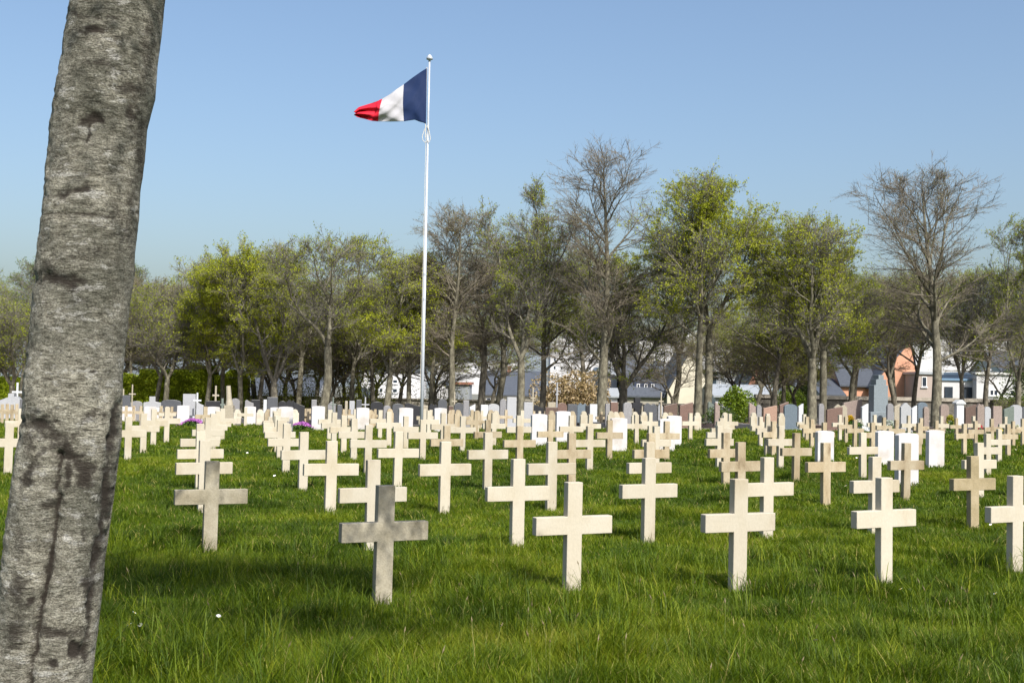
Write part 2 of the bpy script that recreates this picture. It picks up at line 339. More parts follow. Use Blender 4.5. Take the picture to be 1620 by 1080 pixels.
# stem centre px, top px, base px (>400) or height in px, tone
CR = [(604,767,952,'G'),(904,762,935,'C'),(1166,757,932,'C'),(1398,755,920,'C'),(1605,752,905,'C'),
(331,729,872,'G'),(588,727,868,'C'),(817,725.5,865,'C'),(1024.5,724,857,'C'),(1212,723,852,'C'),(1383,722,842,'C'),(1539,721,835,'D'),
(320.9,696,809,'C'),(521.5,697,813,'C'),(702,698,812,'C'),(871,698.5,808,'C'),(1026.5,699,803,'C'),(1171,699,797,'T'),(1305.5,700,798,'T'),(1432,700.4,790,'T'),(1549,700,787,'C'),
(12,668,750,'C'),(32,646,708,'C'),(315.7,682,773,'C'),(314.8,669.8,746.5,'C'),(328,660,66,'C'),(336,654,59,'C'),(344,650,54,'C'),(351,646,695.7,'C'),(324,643,42,'T'),
(201.5,658.6,727.8,'C'),(226,653.7,715.4,'C'),(242,647,703,'C'),(262.7,644,697,'C'),
(478.5,683,775.6,'C'),(451.7,670,745.6,'C'),(442,664,66,'C'),(438,658,60,'C'),(436,653,54,'C'),(434,650,50,'C'),(440,646,44,'C'),
(581,672,748,'C'),(558.8,662,727.8,'C'),(543,657,716.5,'C'),(520.5,648,695.7,'C'),(527.5,652,54,'C'),(600.5,648.4,693,'C'),(614.5,651,704.4,'C'),
(628,682,770,'C'),(641,658,56,'C'),(667.8,663.5,727.8,'C'),(678,649,45,'C'),(700,653,54,'C'),(705.5,673,73,'T'),(731,658,714.8,'C'),
(771,664,62,'T'),(770.6,683.7,773,'C'),(780.5,653,704,'C'),(754,651,44,'C'),(752,650,695,'T'),(821,673.6,745,'T'),(820,657,56,'C'),(825,649,40,'C'),
(869.7,664,60,'T'),(903,657,54,'C'),(903.5,684.7,770,'T'),(931.8,673.6,744,'C'),(933,655,48,'C'),(963.3,664.3,726.7,'T'),(1006.5,655.7,703,'C'),
(1028,652,44,'C'),(1037,674,70,'C'),(1028.7,684.7,769,'T'),(1053.7,666,726.7,'T'),(1091.7,653.2,695.2,'C'),(1154,654,41,'C'),
(1137,673,739.9,'C'),(1147.6,684,767.7,'T'),(1136,666,58,'C'),(1141,661,52,'C'),(1146,657,47,'C'),
(1213,657,713,'C'),(1223,666,722.3,'T'),(1234,673,740.7,'C'),(1258.4,684.6,761,'T'),(1203,659,47,'C'),(1214,654,42,'C'),
(1272,655,40,'C'),(1276,659,701,'T'),(1284,663,712,'T'),(1303,668,54,'T'),(1328.5,656,696,'C'),(1338,659,701,'T'),(1352,664,711,'T'),(1364.7,684,75,'C'),
(1383.5,656,40,'C'),(1398,660,43,'T'),(1417.4,664,47,'T'),(1380,668,54,'T'),(1437,657,697,'C'),(1456.4,661,43,'T'),(1453.6,669,722.6,'T'),
(1481,665,46,'T'),(1489,658,39,'C'),(1513,661,699,'T'),(1525,670,722.3,'T'),(1540,658,37.5,'C'),(1543,665.6,46,'T'),(1562,685.6,755,'C'),(1580,678.5,737,'C'),
(1569,662,43,'T'),(1590,658.8,37,'C'),(1594.7,671,723,'T'),(1602.7,666,708.8,'T'),(1618,662,42,'T'),(1636,670,51,'T'),
# far rows
(3,641,36,'T'),(11,641,34,'T'),(18.5,641.5,37,'T'),(26,641,33,'T'),(37,642,35,'C'),
(199,641.7,31,'T'),(211,641.7,30,'T'),(222,642,31,'T'),(254,642,33,'T'),(264,643,36,'C'),(271,643,30,'T'),(387.8,644,33,'C'),
(473.6,646,27.5,'T'),(478,646,28,'T'),(482,646,27,'T'),(486.5,646,28,'T'),(490,646,27,'T'),(543,647,29,'T'),(552,647,28,'T'),(561,647,33,'C'),
(593,647,29,'T'),(605,648,27,'T'),(627,648,28,'T'),(655,647,27,'T'),(671,647,36,'C'),(681,648,33,'C'),(716,648,30,'T'),(734,648,28,'T'),(746,648,34,'T'),
(762,649,30,'C'),(800,648,30,'T'),(844,650,28,'T'),(849,650,27,'T'),(853,650,29,'C'),(862,650,27,'T'),(867,651,28,'T'),(910,650,28,'T'),(938,651,27,'T'),
(951,651,28,'T'),(956,650,27,'C'),(992,652,28,'T'),(1067,652,28,'T'),(1024,652,27,'T')]
citems = []; YAW = math.radians(26); rr = random.Random(11); cross_xy = []
for px, top, bs, tone in CR:
    hh = bs-top if bs > 400 else bs
    if bs > 400 and hh > 60:
        Y = 9.0
        for _ in range(30):
            x, _, z = pos(px, Y); Y = 0.5*Y + 0.5*(CAMZ-z)*F/(bs-hor(px))
    else: Y = 0.85*F/hh
    x, _, z = pos(px, Y)
    ztop = at(px, top, Y)[2]
    s = max(0.86, min(1.12, (ztop-z)/0.85))
    o = bpy.data.objects.new('stone_cross', rr.choice(CM[tone])); o.location = (x, Y, z)
    o.scale = (min(s, 1.0)**.5 if s < 1 else 1, 1, s); o.rotation_euler = (rr.uniform(-.012, .012), rr.uniform(-.008, .008), YAW+rr.uniform(-.03, .03))
    link(o); tag(o, None, 'cross', 'stone crosses on the lawn'); cross_xy.append((x, Y))
    if Y < 10.5: tail = ' in the front row'
    elif Y < 14.2: tail = ' in the second row'
    elif Y < 18.3: tail = ' in the third row'
    elif Y < 24: tail = ' in the fourth row'
    elif Y < 36: tail = ' in the middle distance'
    else: tail = ' in the far rows'
    citems.append((o, px, f"{CN[tone]} stone cross", tail))
auto_labels(citems)
for o, px, d, t in citems:
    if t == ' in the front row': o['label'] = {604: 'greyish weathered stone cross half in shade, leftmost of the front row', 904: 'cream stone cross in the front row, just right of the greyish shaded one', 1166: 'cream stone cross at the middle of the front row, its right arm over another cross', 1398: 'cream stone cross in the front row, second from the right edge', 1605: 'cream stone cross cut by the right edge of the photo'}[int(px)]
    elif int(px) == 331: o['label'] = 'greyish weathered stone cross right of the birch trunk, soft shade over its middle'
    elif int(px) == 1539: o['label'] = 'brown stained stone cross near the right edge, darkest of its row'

sitems = []; SM = stele_mesh(marble)
for px, top, hh in [(1479,680,64),(1304,681,63),(1399,681,63),(1434,684.7,81),(1642,704,90),(852,654.4,51),(890,650,47),(978,660.6,55),(1054,662,54),(1066,657,48),
                    (573,644.4,36),(641,644.5,41),(696,645,36),(502.5,642,37),(451,643,41),(436,644,33),(395,642.6,31),(192,642.6,30),(205,644,29),(237,642.5,33),(289,641,33),(337,643,34),(248,645,31)]:
    Y = 0.86*F/hh; x, _, z = pos(px, Y); s = max(.8, min(1.15, (at(px, top, Y)[2]-z)/.86))
    o = bpy.data.objects.new('marble_headstone', SM); o.location = (x, Y, z); o.scale = (1.1 if hh < 45 else 1, 1, s); o.rotation_euler = (0, 0, YAW+rr.uniform(-.03, .03))
    link(o); tag(o, None, 'headstone', 'white marble headstones among the crosses')
    sitems.append((o, px, 'white marble headstone', ' with a curved top'))
RM = [shoulder_mesh(cream), shoulder_mesh(tan), shoulder_mesh(greystele)]
for px, top, k in [(375,647,2),(411,647,2),(424,647,1),(466,647,2),(586,648,1),(616,646,1),(713,648,1),(724,648,1),(755,649,1),(776,648,1),(784,649,0),(872,649,1),(905,650,1),(923,650,0),(966,650,0),(974,651,0),(982,651,1),
                   (1004,651,0),(1018,651,0),(1052,652,0),(1060,652,1),(1103,652,0),(1146.7,652,0),(1191.7,652,0),(1235.8,653,0)]:
    Y = 49 + rr.uniform(-1, 1); x, _, z = pos(px, Y); s = max(.8, min(1.3, (at(px, top, Y)[2]-z)/.68))
    o = bpy.data.objects.new('round_headstone', RM[k]); o.location = (x, Y, z); o.scale = (1, 1, s); o.rotation_euler = (0, 0, YAW+rr.uniform(-.04, .04))
    link(o); tag(o, None, 'headstone', 'round topped headstones with shoulders')
    sitems.append((o, px, ['cream', 'tan', 'pale grey'][k]+' round topped headstone', ' behind the crosses'))
auto_labels(sitems)

# ------------------------------------------------------------------ flagpole and flag
white_paint = plain('white_paint', (0.38, 0.41, 0.46), rough=0.35)
rope_m = plain('rope', (0.55, 0.52, 0.46), rough=0.9)
PY = 31.0
def flagpole():
    bx, _, bz = pos(666, PY); tp = at(679.5, 98, PY)
    o = empty('flagpole', (bx, PY, bz)); tag(o, 'tall thin white flagpole rising among the crosses', 'flagpole')
    H_ = tp[2]-bz; lx = tp[0]-bx
    f = lambda t: (lx*t, 0, H_*t)
    b = MB(); ts = [0, .25, .5, .5, .62, .62, .85, 1]; rs_ = [.044, .042, .040, .037, .035, .031, .027, .024]
    b.tube([f(t) for t in ts], rs_, 16); b.build('pole', white_paint, o, smooth=True)
    b = MB()
    for t in (.44, .375): b.tube([f(t), f(t+.006)], [.047, .047], 16)
    b.build('clamp', white_paint, o)
    b = MB(); b.tube([f(1.0), f(1.005), f(1.006), f(1.010), f(1.017), f(1.02)], [.03, .03, .085, .085, .045, .005], 16); b.build('finial', white_paint, o, smooth=True)
    b = MB(); b.tube([Vector(f(t))+Vector((-.065, -.02, 0)) for t in np.linspace(.80, .985, 12)], [.011]*12, 6)
    b.tube([Vector(f(t))+Vector((-.05, -.02, 0)) for t in np.linspace(.12, .80, 30)], [.006]*30, 6)
    for pts in ([(675, 199), (671, 207), (668, 216), (669, 222), (673, 226), (676, 222)], [(676, 199), (679, 208), (681, 220), (679, 225), (676, 222), (675, 212)]):
        b.tube([Vector(at(a, c, PY-.05))-Vector((bx, PY, bz)) for a, c in pts], [.009]*len(pts), 6)
    b.build('halyard', rope_m, o)
flagpole()
def flag():
    top = [(675.5,108),(668,112.5),(660.7,117.4),(650,125),(638.5,134),(628,141),(617,149.5),(605,156.5),(597,160.3),(584.8,164.6),(569,169.5),(561,177.0)]
    bot = [(674,196),(669,194),(664.4,193),(656,189.6),(638.5,192.2),(628,192.4),(613,192.6),(598.5,192.4),(588.5,191.5),(576,188.2),(566,186),(562.5,184.5)]
    nu, nv = 72, 40
    tt = np.linspace(0, 1, len(top)); uu = np.linspace(0, 1, nu+1)
    bl = 4/11; wh = 7/11
    V = []; 
    for u in uu:
        a = [np.interp(u, tt, [p[k] for p in top]) for k in (0, 1)]; c = [np.interp(u, tt, [p[k] for p in bot]) for k in (0, 1)]
        for j in range(nv+1):
            v = j/nv; px = a[0]+(c[0]-a[0])*v; py = a[1]+(c[1]-a[1])*v
            px += 1.6*math.sin(v*math.pi)*(-1 if u > .3 else 0)*(1-abs(u-.45)*1.2) + (1.5*math.sin(v*9+u*5) if u > .66 else 0)*(1 if 0 < v < 1 else .4)
            amp = min(1, u*2.2)
            w = amp*(0.032*math.sin(9*u-5.5*v*(1-.3*u)+.6)+0.018*math.sin(21*u+9*v)+0.010*math.sin(13*v-27*u))
            w += amp*.016*(abs(math.sin(11*u+7*v+1))+.8*abs(math.sin(16*u-9*v)))
            if u > .6: w += (u-.6)*.3*math.sin(15*v+9*u)
            w += -0.10*math.sin(v*math.pi)*amp*(1 if u < .7 else .3)
            V.append(at(px, py, PY-0.03+w))
    F_ = []; mi = []
    for i in range(nu):
        for j in range(nv):
            k = i*(nv+1)+j; F_.append((k, k+1, k+nv+2, k+nv+1)); u = (i+.5)/nu; mi.append(0 if u < bl else 1 if u < wh else 2)
    bx = np.array(V[0]); me = bpy.data.meshes.new('flag'); me.from_pydata([tuple(np.array(p)-bx) for p in V], [], F_)
    for n_, c_ in (('flag_blue', (0.010, 0.027, 0.095)), ('flag_white', (0.5, 0.5, 0.54)), ('flag_red', (0.62, 0.016, 0.04))):
        me.materials.append(leafmat(n_, [(0, c_), (1, c_)], .22, rough=.7))
    me.polygons.foreach_set('material_index', mi); me.shade_smooth()
    o = link(bpy.data.objects.new('flag', me)); o.location = bx
    m = o.modifiers.new('thick', 'SOLIDIFY'); m.thickness = .003
    tag(o, 'blue, white and red vertical striped flag blowing left from the top of the pole', 'flag')
flag()

# ------------------------------------------------------------------ birch in the foreground
def birch():
    BY = 4.3
    ol = [(-40,118,262),(0,115,258),(50,107,253),(100,100,246.5),(150,91,243),(200,83,230),(250,79,226),(300,73,218.5),(340,70,217),(400,64,210),(430,61,210),(480,56,202),(540,51,195.5),(590,43,191),(640,40,190),(690,35,189),(740,27,182),(790,20,176),(840,14,169),(890,8,162),(940,3,158),(990,-2,152),(1040,-8,146),(1080,-13,142)]
    ys = [p[0] for p in ol]
    n_r, n_a = 520, 220
    pb = at(60, 1080, BY)[2]
    bx0 = at((ol[-1][1]+ol[-1][2])/2, 1080, BY)[0]
    zs = np.linspace(-0.1, 4.6, n_r); V = np.zeros((n_r, n_a, 3)); dark = np.zeros((n_r, n_a))
    rs = np.random.RandomState(8); th = np.arange(n_a)/n_a*2*np.pi     # th: 0 = +x, 3pi/2 = towards camera
    base = np.array([bx0-0.05, BY, 0.0])
    for i, z in enumerate(zs):
        # pixel row of this height
        py = 540.0; px = 120.0
        for _ in range(4):
            p = at(px, py, BY); py += (p[2]-z)*F/BY; pyc = min(max(py, -40), 1080)
            l = np.interp(pyc, ys, [q[1] for q in ol]); r_ = np.interp(pyc, ys, [q[2] for q in ol]); px = (l+r_)/2
        a, b_ = at(l, py, BY), at(r_, py, BY); cx = (a[0]+b_[0])/2; rad = (b_[0]-a[0])/2
        if py > 1080: k = (py-1080)/300; cx -= 0.03*k; rad *= 1+0.35*k*k
        if py < -40: k = (-40-py)/700; cx += 0.16*k; rad *= 1-0.25*k
        V[i, :, 0] = cx; V[i, :, 1] = BY; V[i, :, 2] = z
        rr_ = np.full(n_a, rad)
        # lumps
        lu = fbm(th/ (2*np.pi)*6+ 0*z + 3, np.full(n_a, z*2.2+5), 3)
        fade = 0.5-0.5*np.cos(th)      # hide seam variation at th=0
        rr_ *= 1+0.07*(lu-.5)*np.sin(th/2)
        s = np.sin(th/2)
        fine = fbm(th*9, np.full(n_a, z*60.0), 3)-.5
        rr_ += 0.007*fine*s
        flake = fbm(th*5+9, np.full(n_a, z*30+11), 3); rr_ += 0.004*np.clip(flake-.55, 0, 1)*s*4
        ripple = fbm(th*1.4+4, np.full(n_a, z*26.0), 2)-.5; rr_ += 0.006*ripple*s
        V[i, :, 0] += np.cos(th)*rr_; V[i, :, 1] += np.sin(th)*rr_*0.95
    # marks given in photo pixels: (px, py, rx, ry, darkness, dent)
    marks = [(147,47,16,7,.9,.006),(150,184,20,9,.8,.007),(135,190,26,24,.25,.0),(130,300,28,4,.8,.004),(206,180,10,20,.6,.006),(222,245,8,40,.5,.0),(170,272,55,4,.35,.002),
             (145,338,80,3,.5,.004),(150,400,60,22,.33,.0),(90,440,25,12,.7,.006),(120,444,25,6,.7,.005),(75,420,14,12,.5,.0),(165,100,35,12,.4,.0),(205,140,25,12,.5,.003),(190,340,25,60,.3,.0),
             (148,588,8,4,.7,.004),(60,672,24,12,.85,.01),(90,690,30,10,.6,.006),(110,722,26,8,.75,.006),(135,750,16,26,.75,.005),(108,745,9,30,.7,.004),(55,735,30,5,.5,.003),(75,800,24,10,.5,.003),
             (172,780,7,40,.85,.008),(150,885,5,25,.9,.005),(133,845,6,12,.5,.002),
             (122,1027,13,12,.98,.018),(85,1050,8,8,.85,.008),(45,952,6,10,.8,.004),(28,930,16,30,.55,.0),(140,925,12,22,.7,.003),(90,1000,50,10,.6,.003),(20,1000,18,40,.5,.0),(178,700,8,30,.7,.006),(186,665,6,10,.8,.005),
             (143,655,20,12,.45,.003),(165,655,8,9,.45,.0),(60,650,8,4,.5,.0),(70,600,22,3,.4,.002),(45,700,12,40,.45,.0),(40,760,14,10,.7,.005),(30,860,10,50,.4,.0),(185,60,30,5,.3,.0),(120,240,30,4,.35,.002),(110,210,25,3,.35,.002)]
    Vf = V.reshape(-1, 3); rel = Vf-np.array([0, 0, CAMZ]); dz = rel@Fw
    PX = 810+F*(rel@Rt)/dz; PYY = 540-F*(rel@Up)/dz; front = Vf[:, 1] < BY+0.05
    D = np.zeros(len(Vf)); dent = np.zeros(len(Vf))
    wob = (fbm(PX*.06, PYY*.12, 4)-.5)
    for mx, my, rx, ry, dk, de in marks:
        q = ((PX-mx)/rx)**2+((PYY-my)/ry)**2; q = q*np.clip(1+3.2*wob, .35, 2)
        w = np.exp(-np.clip(q, 0, 30)**1.2*1.1)*front; D = np.maximum(D, 1.5*dk*w); dent += de*w
    def crease(pts, wd, dk, de, broad=0):
        nonlocal D, dent
        dist = np.full(len(Vf), 1e9); PX0, PY0 = PX, PYY; wx = PX0+9*(fbm(PX0*.05+3, PY0*.07+1, 4)-.5)*2; wy = PY0+6*(fbm(PX0*.05+31, PY0*.07+11, 3)-.5)*2
        for (ax, ay), (bx_, by) in zip(pts[:-1], pts[1:]):
            t = np.clip(((wx-ax)*(bx_-ax)+(wy-ay)*(by-ay))/((bx_-ax)**2+(by-ay)**2), 0, 1)
            dist = np.minimum(dist, np.hypot(wx-ax-t*(bx_-ax), wy-ay-t*(by-ay)))
        along = .45+1.1*fbm(PX0*.04+7, PY0*.035+5, 3); D = np.maximum(D, dk*.8*along*np.exp(-(dist/(wd*(.5+along)))**2)*front); D = np.maximum(D, .38*dk*np.exp(-(dist/(wd*3.2))**2)*front); dent = dent+(de*(.5+along)*.7*np.exp(-(dist/(wd*2.2))**2)+broad*np.exp(-(dist/24)**2)*np.clip((PYY-700)/120, 0, 1))*front
    crease([(97,718),(95,730),(92,750),(89,785),(84,830),(80,870),(76,905),(70,940),(60,985),(51,1030),(42,1085)], 3.6, 1.35, .020, .030)
    crease([(88,702),(78,705),(62,715),(48,735),(36,765)], 6, 1.0, .005)
    crease([(100,696),(108,706),(118,722),(130,735),(150,742)], 6, 1.1, .005)
    crease([(188,640),(183,680),(177,720),(172,765),(168,800),(160,845),(154,890),(148,935),(145,985),(140,1040)], 4.5, 1.2, .014)
    crease([(130,196),(140,186),(152,184),(160,192)], 3.2, 1.3, .006); crease([(143,186),(140,205),(136,220)], 2, 1.2, .004)
    crease([(72,312),(95,306),(118,302),(140,298)], 3.5, 1.2, .004); crease([(68,336),(100,338),(140,341),(200,339)], 2, .9, .003)
    crease([(60,446),(75,438),(92,440),(108,448),(120,456)], 5, 1.1, .008); crease([(45,672),(55,664),(70,668),(80,682)], 5, 1.2, .008); crease([(112,20),(130,26),(150,30),(200,28)], 2, .8, .002); crease([(240,40),(232,110),(216,160),(222,230),(212,300),(200,380)], 9, .62, 0)
    # dents pull towards the axis
    cxs = np.repeat(V[:, :, 0].mean(1), n_a)
    dirx = Vf[:, 0]-cxs; diry = Vf[:, 1]-BY; ln = np.sqrt(dirx**2+diry**2); Vf[:, 0] -= dirx/ln*dent; Vf[:, 1] -= diry/ln*dent
    i, j = np.meshgrid(np.arange(n_r-1), np.arange(n_a), indexing='ij'); a = (i*n_a+j).ravel(); b2 = (i*n_a+(j+1) % n_a).ravel()
    m, t, N, L, b = newmat('birch_bark')
    tc = N.new('ShaderNodeTexCoord')
    def noise(scale, vec, det=6, ro=.6):
        mp = N.new('ShaderNodeMapping'); mp.inputs['Scale'].default_value = vec; L.new(tc.outputs['Object'], mp.inputs[0])
        n = N.new('ShaderNodeTexNoise'); n.inputs['Scale'].default_value = scale; n.inputs['Detail'].default_value = det; n.inputs['Roughness'].default_value = ro
        L.new(mp.outputs[0], n.inputs['Vector']); return n
    big = noise(3.2, (1, 1, 1.2)); strk = noise(22, (1, 1, 3.0), 9, .7); lent = noise(10, (1, 1, 16), 6, .65); lent2 = noise(23, (1, 1, 9), 4, .6); fin = noise(120, (1, 1, 1.7), 5, .8); pat = noise(9, (1, 1, 2.4), 7, .75)
    r1 = ramp(N, [(0.33, (0.10, 0.094, 0.076)), (0.44, (0.20, 0.19, 0.16)), (0.54, (0.30, 0.29, 0.25)), (0.64, (0.41, 0.395, 0.355)), (0.74, (0.52, 0.51, 0.47))]); L.new(strk.outputs[0], r1.inputs[0])
    r2 = ramp(N, [(0.38, (0.65, 0.66, 0.62)), (0.5, (1.1, 1.09, 1.05)), (0.62, (1.5, 1.48, 1.42))]); L.new(big.outputs[0], r2.inputs[0])
    mx = N.new('ShaderNodeMix'); mx.data_type = 'RGBA'; mx.blend_type = 'MULTIPLY'; mx.inputs[0].default_value = 1; L.new(r1.outputs[0], mx.inputs[6]); L.new(r2.outputs[0], mx.inputs[7])
    rl = ramp(N, [(0.345, (.8, .8, .8)), (0.385, (0, 0, 0))]); L.new(lent.outputs[0], rl.inputs[0])
    m2 = N.new('ShaderNodeMix'); m2.data_type = 'RGBA'; L.new(rl.outputs[0], m2.inputs[0]); L.new(mx.outputs[2], m2.inputs[6]); m2.inputs[7].default_value = (0.05, 0.04, 0.03, 1)
    l2 = ramp(N, [(0.33, (.75, .75, .75)), (0.37, (0, 0, 0))]); L.new(lent2.outputs[0], l2.inputs[0])
    m2b = N.new('ShaderNodeMix'); m2b.data_type = 'RGBA'; L.new(l2.outputs[0], m2b.inputs[0]); L.new(m2.outputs[2], m2b.inputs[6]); m2b.inputs[7].default_value = (0.05, 0.042, 0.034, 1); m2 = m2b
    rp = ramp(N, [(0.56, (0, 0, 0)), (0.62, (0.75, .75, .75))]); L.new(pat.outputs[0], rp.inputs[0])
    m3 = N.new('ShaderNodeMix'); m3.data_type = 'RGBA'; L.new(rp.outputs[0], m3.inputs[0]); L.new(m2.outputs[2], m3.inputs[6]); m3.inputs[7].default_value = (0.56, 0.55, 0.52, 1)
    rf = ramp(N, [(0.38, (0.2, 0.2, 0.2)), (0.5, (.9, .9, .9)), (0.6, (1.5, 1.5, 1.5))]); L.new(fin.outputs[0], rf.inputs[0])
    m4 = N.new('ShaderNodeMix'); m4.data_type = 'RGBA'; m4.blend_type = 'MULTIPLY'; m4.inputs[0].default_value = .8; L.new(m3.outputs[2], m4.inputs[6]); L.new(rf.outputs[0], m4.inputs[7])
    at_ = N.new('ShaderNodeAttribute'); at_.attribute_name = 'scar'
    edge = noise(34, (1, 1, 2.6), 9, .9)
    e2 = N.new('ShaderNodeMath'); e2.operation = 'MULTIPLY_ADD'; L.new(edge.outputs[0], e2.inputs[0]); e2.inputs[1].default_value = 2.6; e2.inputs[2].default_value = -1.32
    ad = N.new('ShaderNodeMath'); ad.operation = 'MULTIPLY_ADD'; ad.use_clamp = True; L.new(e2.outputs[0], ad.inputs[0]); ad.inputs[1].default_value = 1.0; L.new(at_.outputs['Fac'], ad.inputs[2])
    r5 = ramp(N, [(0.30, (0, 0, 0)), (0.62, (.7, .7, .7)), (1, (.95, .95, .95))]); L.new(ad.outputs[0], r5.inputs[0])
    m5 = N.new('ShaderNodeMix'); m5.data_type = 'RGBA'; L.new(r5.outputs[0], m5.inputs[0]); L.new(m4.outputs[2], m5.inputs[6]); m5.inputs[7].default_value = (0.035, 0.027, 0.022, 1)
    L.new(m5.outputs[2], b.inputs['Base Color']); b.inputs['Roughness'].default_value = .85; b.inputs['Specular IOR Level'].default_value = .2
    ba = N.new('ShaderNodeMath'); ba.operation = 'ADD'; L.new(strk.outputs[0], ba.inputs[0]); L.new(fin.outputs[0], ba.inputs[1])
    bb = N.new('ShaderNodeMath'); bb.operation = 'SUBTRACT'; L.new(ba.outputs[0], bb.inputs[0]); L.new(rl.outputs[0], bb.inputs[1])
    bp = N.new('ShaderNodeBump'); bp.inputs['Strength'].default_value = 1.0; bp.inputs['Distance'].default_value = .02; L.new(bb.outputs[0], bp.inputs['Height']); L.new(bp.outputs[0], b.inputs['Normal'])
    root = empty('birch_tree', tuple(base)); tag(root, 'thick leaning birch trunk with rough grey bark at the left edge', 'tree')
    me = raw_mesh('trunk', Vf-base, [np.stack([a, b2, b2+n_a, a+n_a], 1)], [m], smooth=True)
    an = me.attributes.new('scar', 'FLOAT', 'POINT'); an.data.foreach_set('value', D.astype(np.float32))
    link(bpy.data.objects.new('trunk', me), root)
    # limbs above the frame and their young leaves
    top = V[-1].mean(0); lb = MB(); rn = random.Random(4); leaves = []
    up = top+np.array([.1, -.5, 3.0]); lb.tube([top-(0, 0, .05)-base, (top+up)/2-base, up-base], [.14, .10, .05], 12)
    cl = [((-.30, 5.15, 4.8), (1.15, .62, .25), 17000), ((1.08, 4.92, 5.0), (.42, .26, .2), 1700), ((-.6, 7.2, 5.25), (.75, .4, .3), 1500), ((-1.9, 5.6, 5.0), (.8, .5, .35), 2200), ((-.1, 2.1, 5.3), (.8, .6, .5), 500), ((.9, 3.6, 4.6), (1.2, .5, .25), 4200),
          ((-1.9, 3.2, 6.3), (.9, .8, .6), 1200), ((-1.6, 1.0, 6.5), (1.2, 1, .7), 1200), ((-3.2, 3.0, 6.2), (.9, .9, .6), 1000)]
    for c, r, n in cl:
        c = np.array(c); r = np.array(r); st = top+(up-top)*max(0, (c[2]-4.6)/3.2)*.6
        mid = (st+c)/2+np.array([0, 0, .15]); lb.tube([st-base, mid-base, c-base], [.045, .03, .012], 8)
        for k in range(14):
            e = c+r*np.array([rn.gauss(0, .8), rn.gauss(0, .8), rn.gauss(0, .8)]); q = (mid+c)/2+(c-mid)/2*rn.random()
            lb.tube([q-base, (q+e)/2+np.array([0, 0, .05])-base, e-base], [.012, .008, .004], 5)
        L_ = rs.randn(n, 3)*r*.62+c; leaves.append(L_)
    lb.build('limb', stone('birch_limb', [(.3, (.2, .19, .16)), (.7, (.4, .38, .34))], scale=20), root, smooth=True)
    Pn = np.concatenate(leaves)-base; me = leaf_quads('crown', Pn, .05, leafmat('birch_leaf', [(0, (.09, .16, .02)), (1, (.2, .26, .05))]), rs)
    link(bpy.data.objects.new('crown', me), root)

def quads_geo(P, size, rs, flat=0.0):
    n = len(P); a = rs.randn(n, 3); a[:, 2] *= (1-flat); a /= np.linalg.norm(a, axis=1)[:, None]
    b = np.cross(a, rs.randn(n, 3)); b /= np.linalg.norm(b, axis=1)[:, None]
    s = size*(0.6+0.8*rs.rand(n))[:, None]
    V = np.stack([P-a*s*.5, P+b*s*.28, P+a*s*.5, P-b*s*.28], 1).reshape(-1, 3)
    k = np.arange(n)*4; return V, np.stack([k, k+1, k+2, k+3], 1)
def leaf_quads(name, P, size, mat, rs):
    V, f = quads_geo(P, size, rs); return raw_mesh(name, V, [f], [mat])
birch()

# ------------------------------------------------------------------ trees
bark_a = stone('bark_grey', [(.3, (.055, .05, .035)), (.5, (.12, .11, .08)), (.72, (.25, .235, .17))], scale=7, vary=.12, bump=.5, stretch=(1, 1, .5), fine=40)
bark_d = stone('bark_dark', [(.3, (.05, .045, .035)), (.5, (.10, .09, .07)), (.75, (.22, .2, .15))], scale=7, vary=.12, bump=.5, stretch=(1, 1, .5), fine=40)
twig_g = plain('twig_grey', (.15, .138, .115), .9); twig_b = plain('twig_brown', (.15, .13, .10), .9)
LM = {'yg': leafmat('leaf_yellow_green', [(0, (.22, .26, .012)), (.5, (.34, .385, .018)), (1, (.46, .48, .035))], .5),
      'g': leafmat('leaf_green', [(0, (.17, .215, .012)), (.5, (.27, .32, .018)), (1, (.38, .41, .035))], .5),
      'br': leafmat('bud_brown', [(0, (.12, .115, .03)), (.5, (.17, .165, .035)), (1, (.23, .23, .045))], .4),
      'bi': leafmat('leaf_birch', [(0, (.10, .16, .03)), (1, (.22, .28, .06))], .45)}

def segs_geo(S, sides):
    """S (n,8): p0 xyz, p1 xyz, r0, r1"""
    p0, p1, r0, r1 = S[:, 0:3], S[:, 3:6], S[:, 6:7], S[:, 7:8]
    d = p1-p0; d /= np.maximum(np.linalg.norm(d, axis=1), 1e-9)[:, None]
    ref = np.where(np.abs(d[:, 2:3]) > .9, np.array([[1., 0, 0]]), np.array([[0, 0, 1.]]))
    u = np.cross(d, ref); u /= np.linalg.norm(u, axis=1)[:, None]; w = np.cross(d, u)
    V = np.zeros((len(S), 2*sides, 3)); F_ = []
    for k in range(sides):
        t = 2*math.pi*k/sides; o = u*math.cos(t)+w*math.sin(t)
        V[:, k] = p0+o*r0; V[:, sides+k] = p1+o*r1
    b = np.arange(len(S))*2*sides
    for k in range(sides):
        k2 = (k+1) % sides; F_.append(np.stack([b+k, b+k2, b+sides+k2, b+sides+k], 1))
    return V.reshape(-1, 3), np.concatenate(F_)

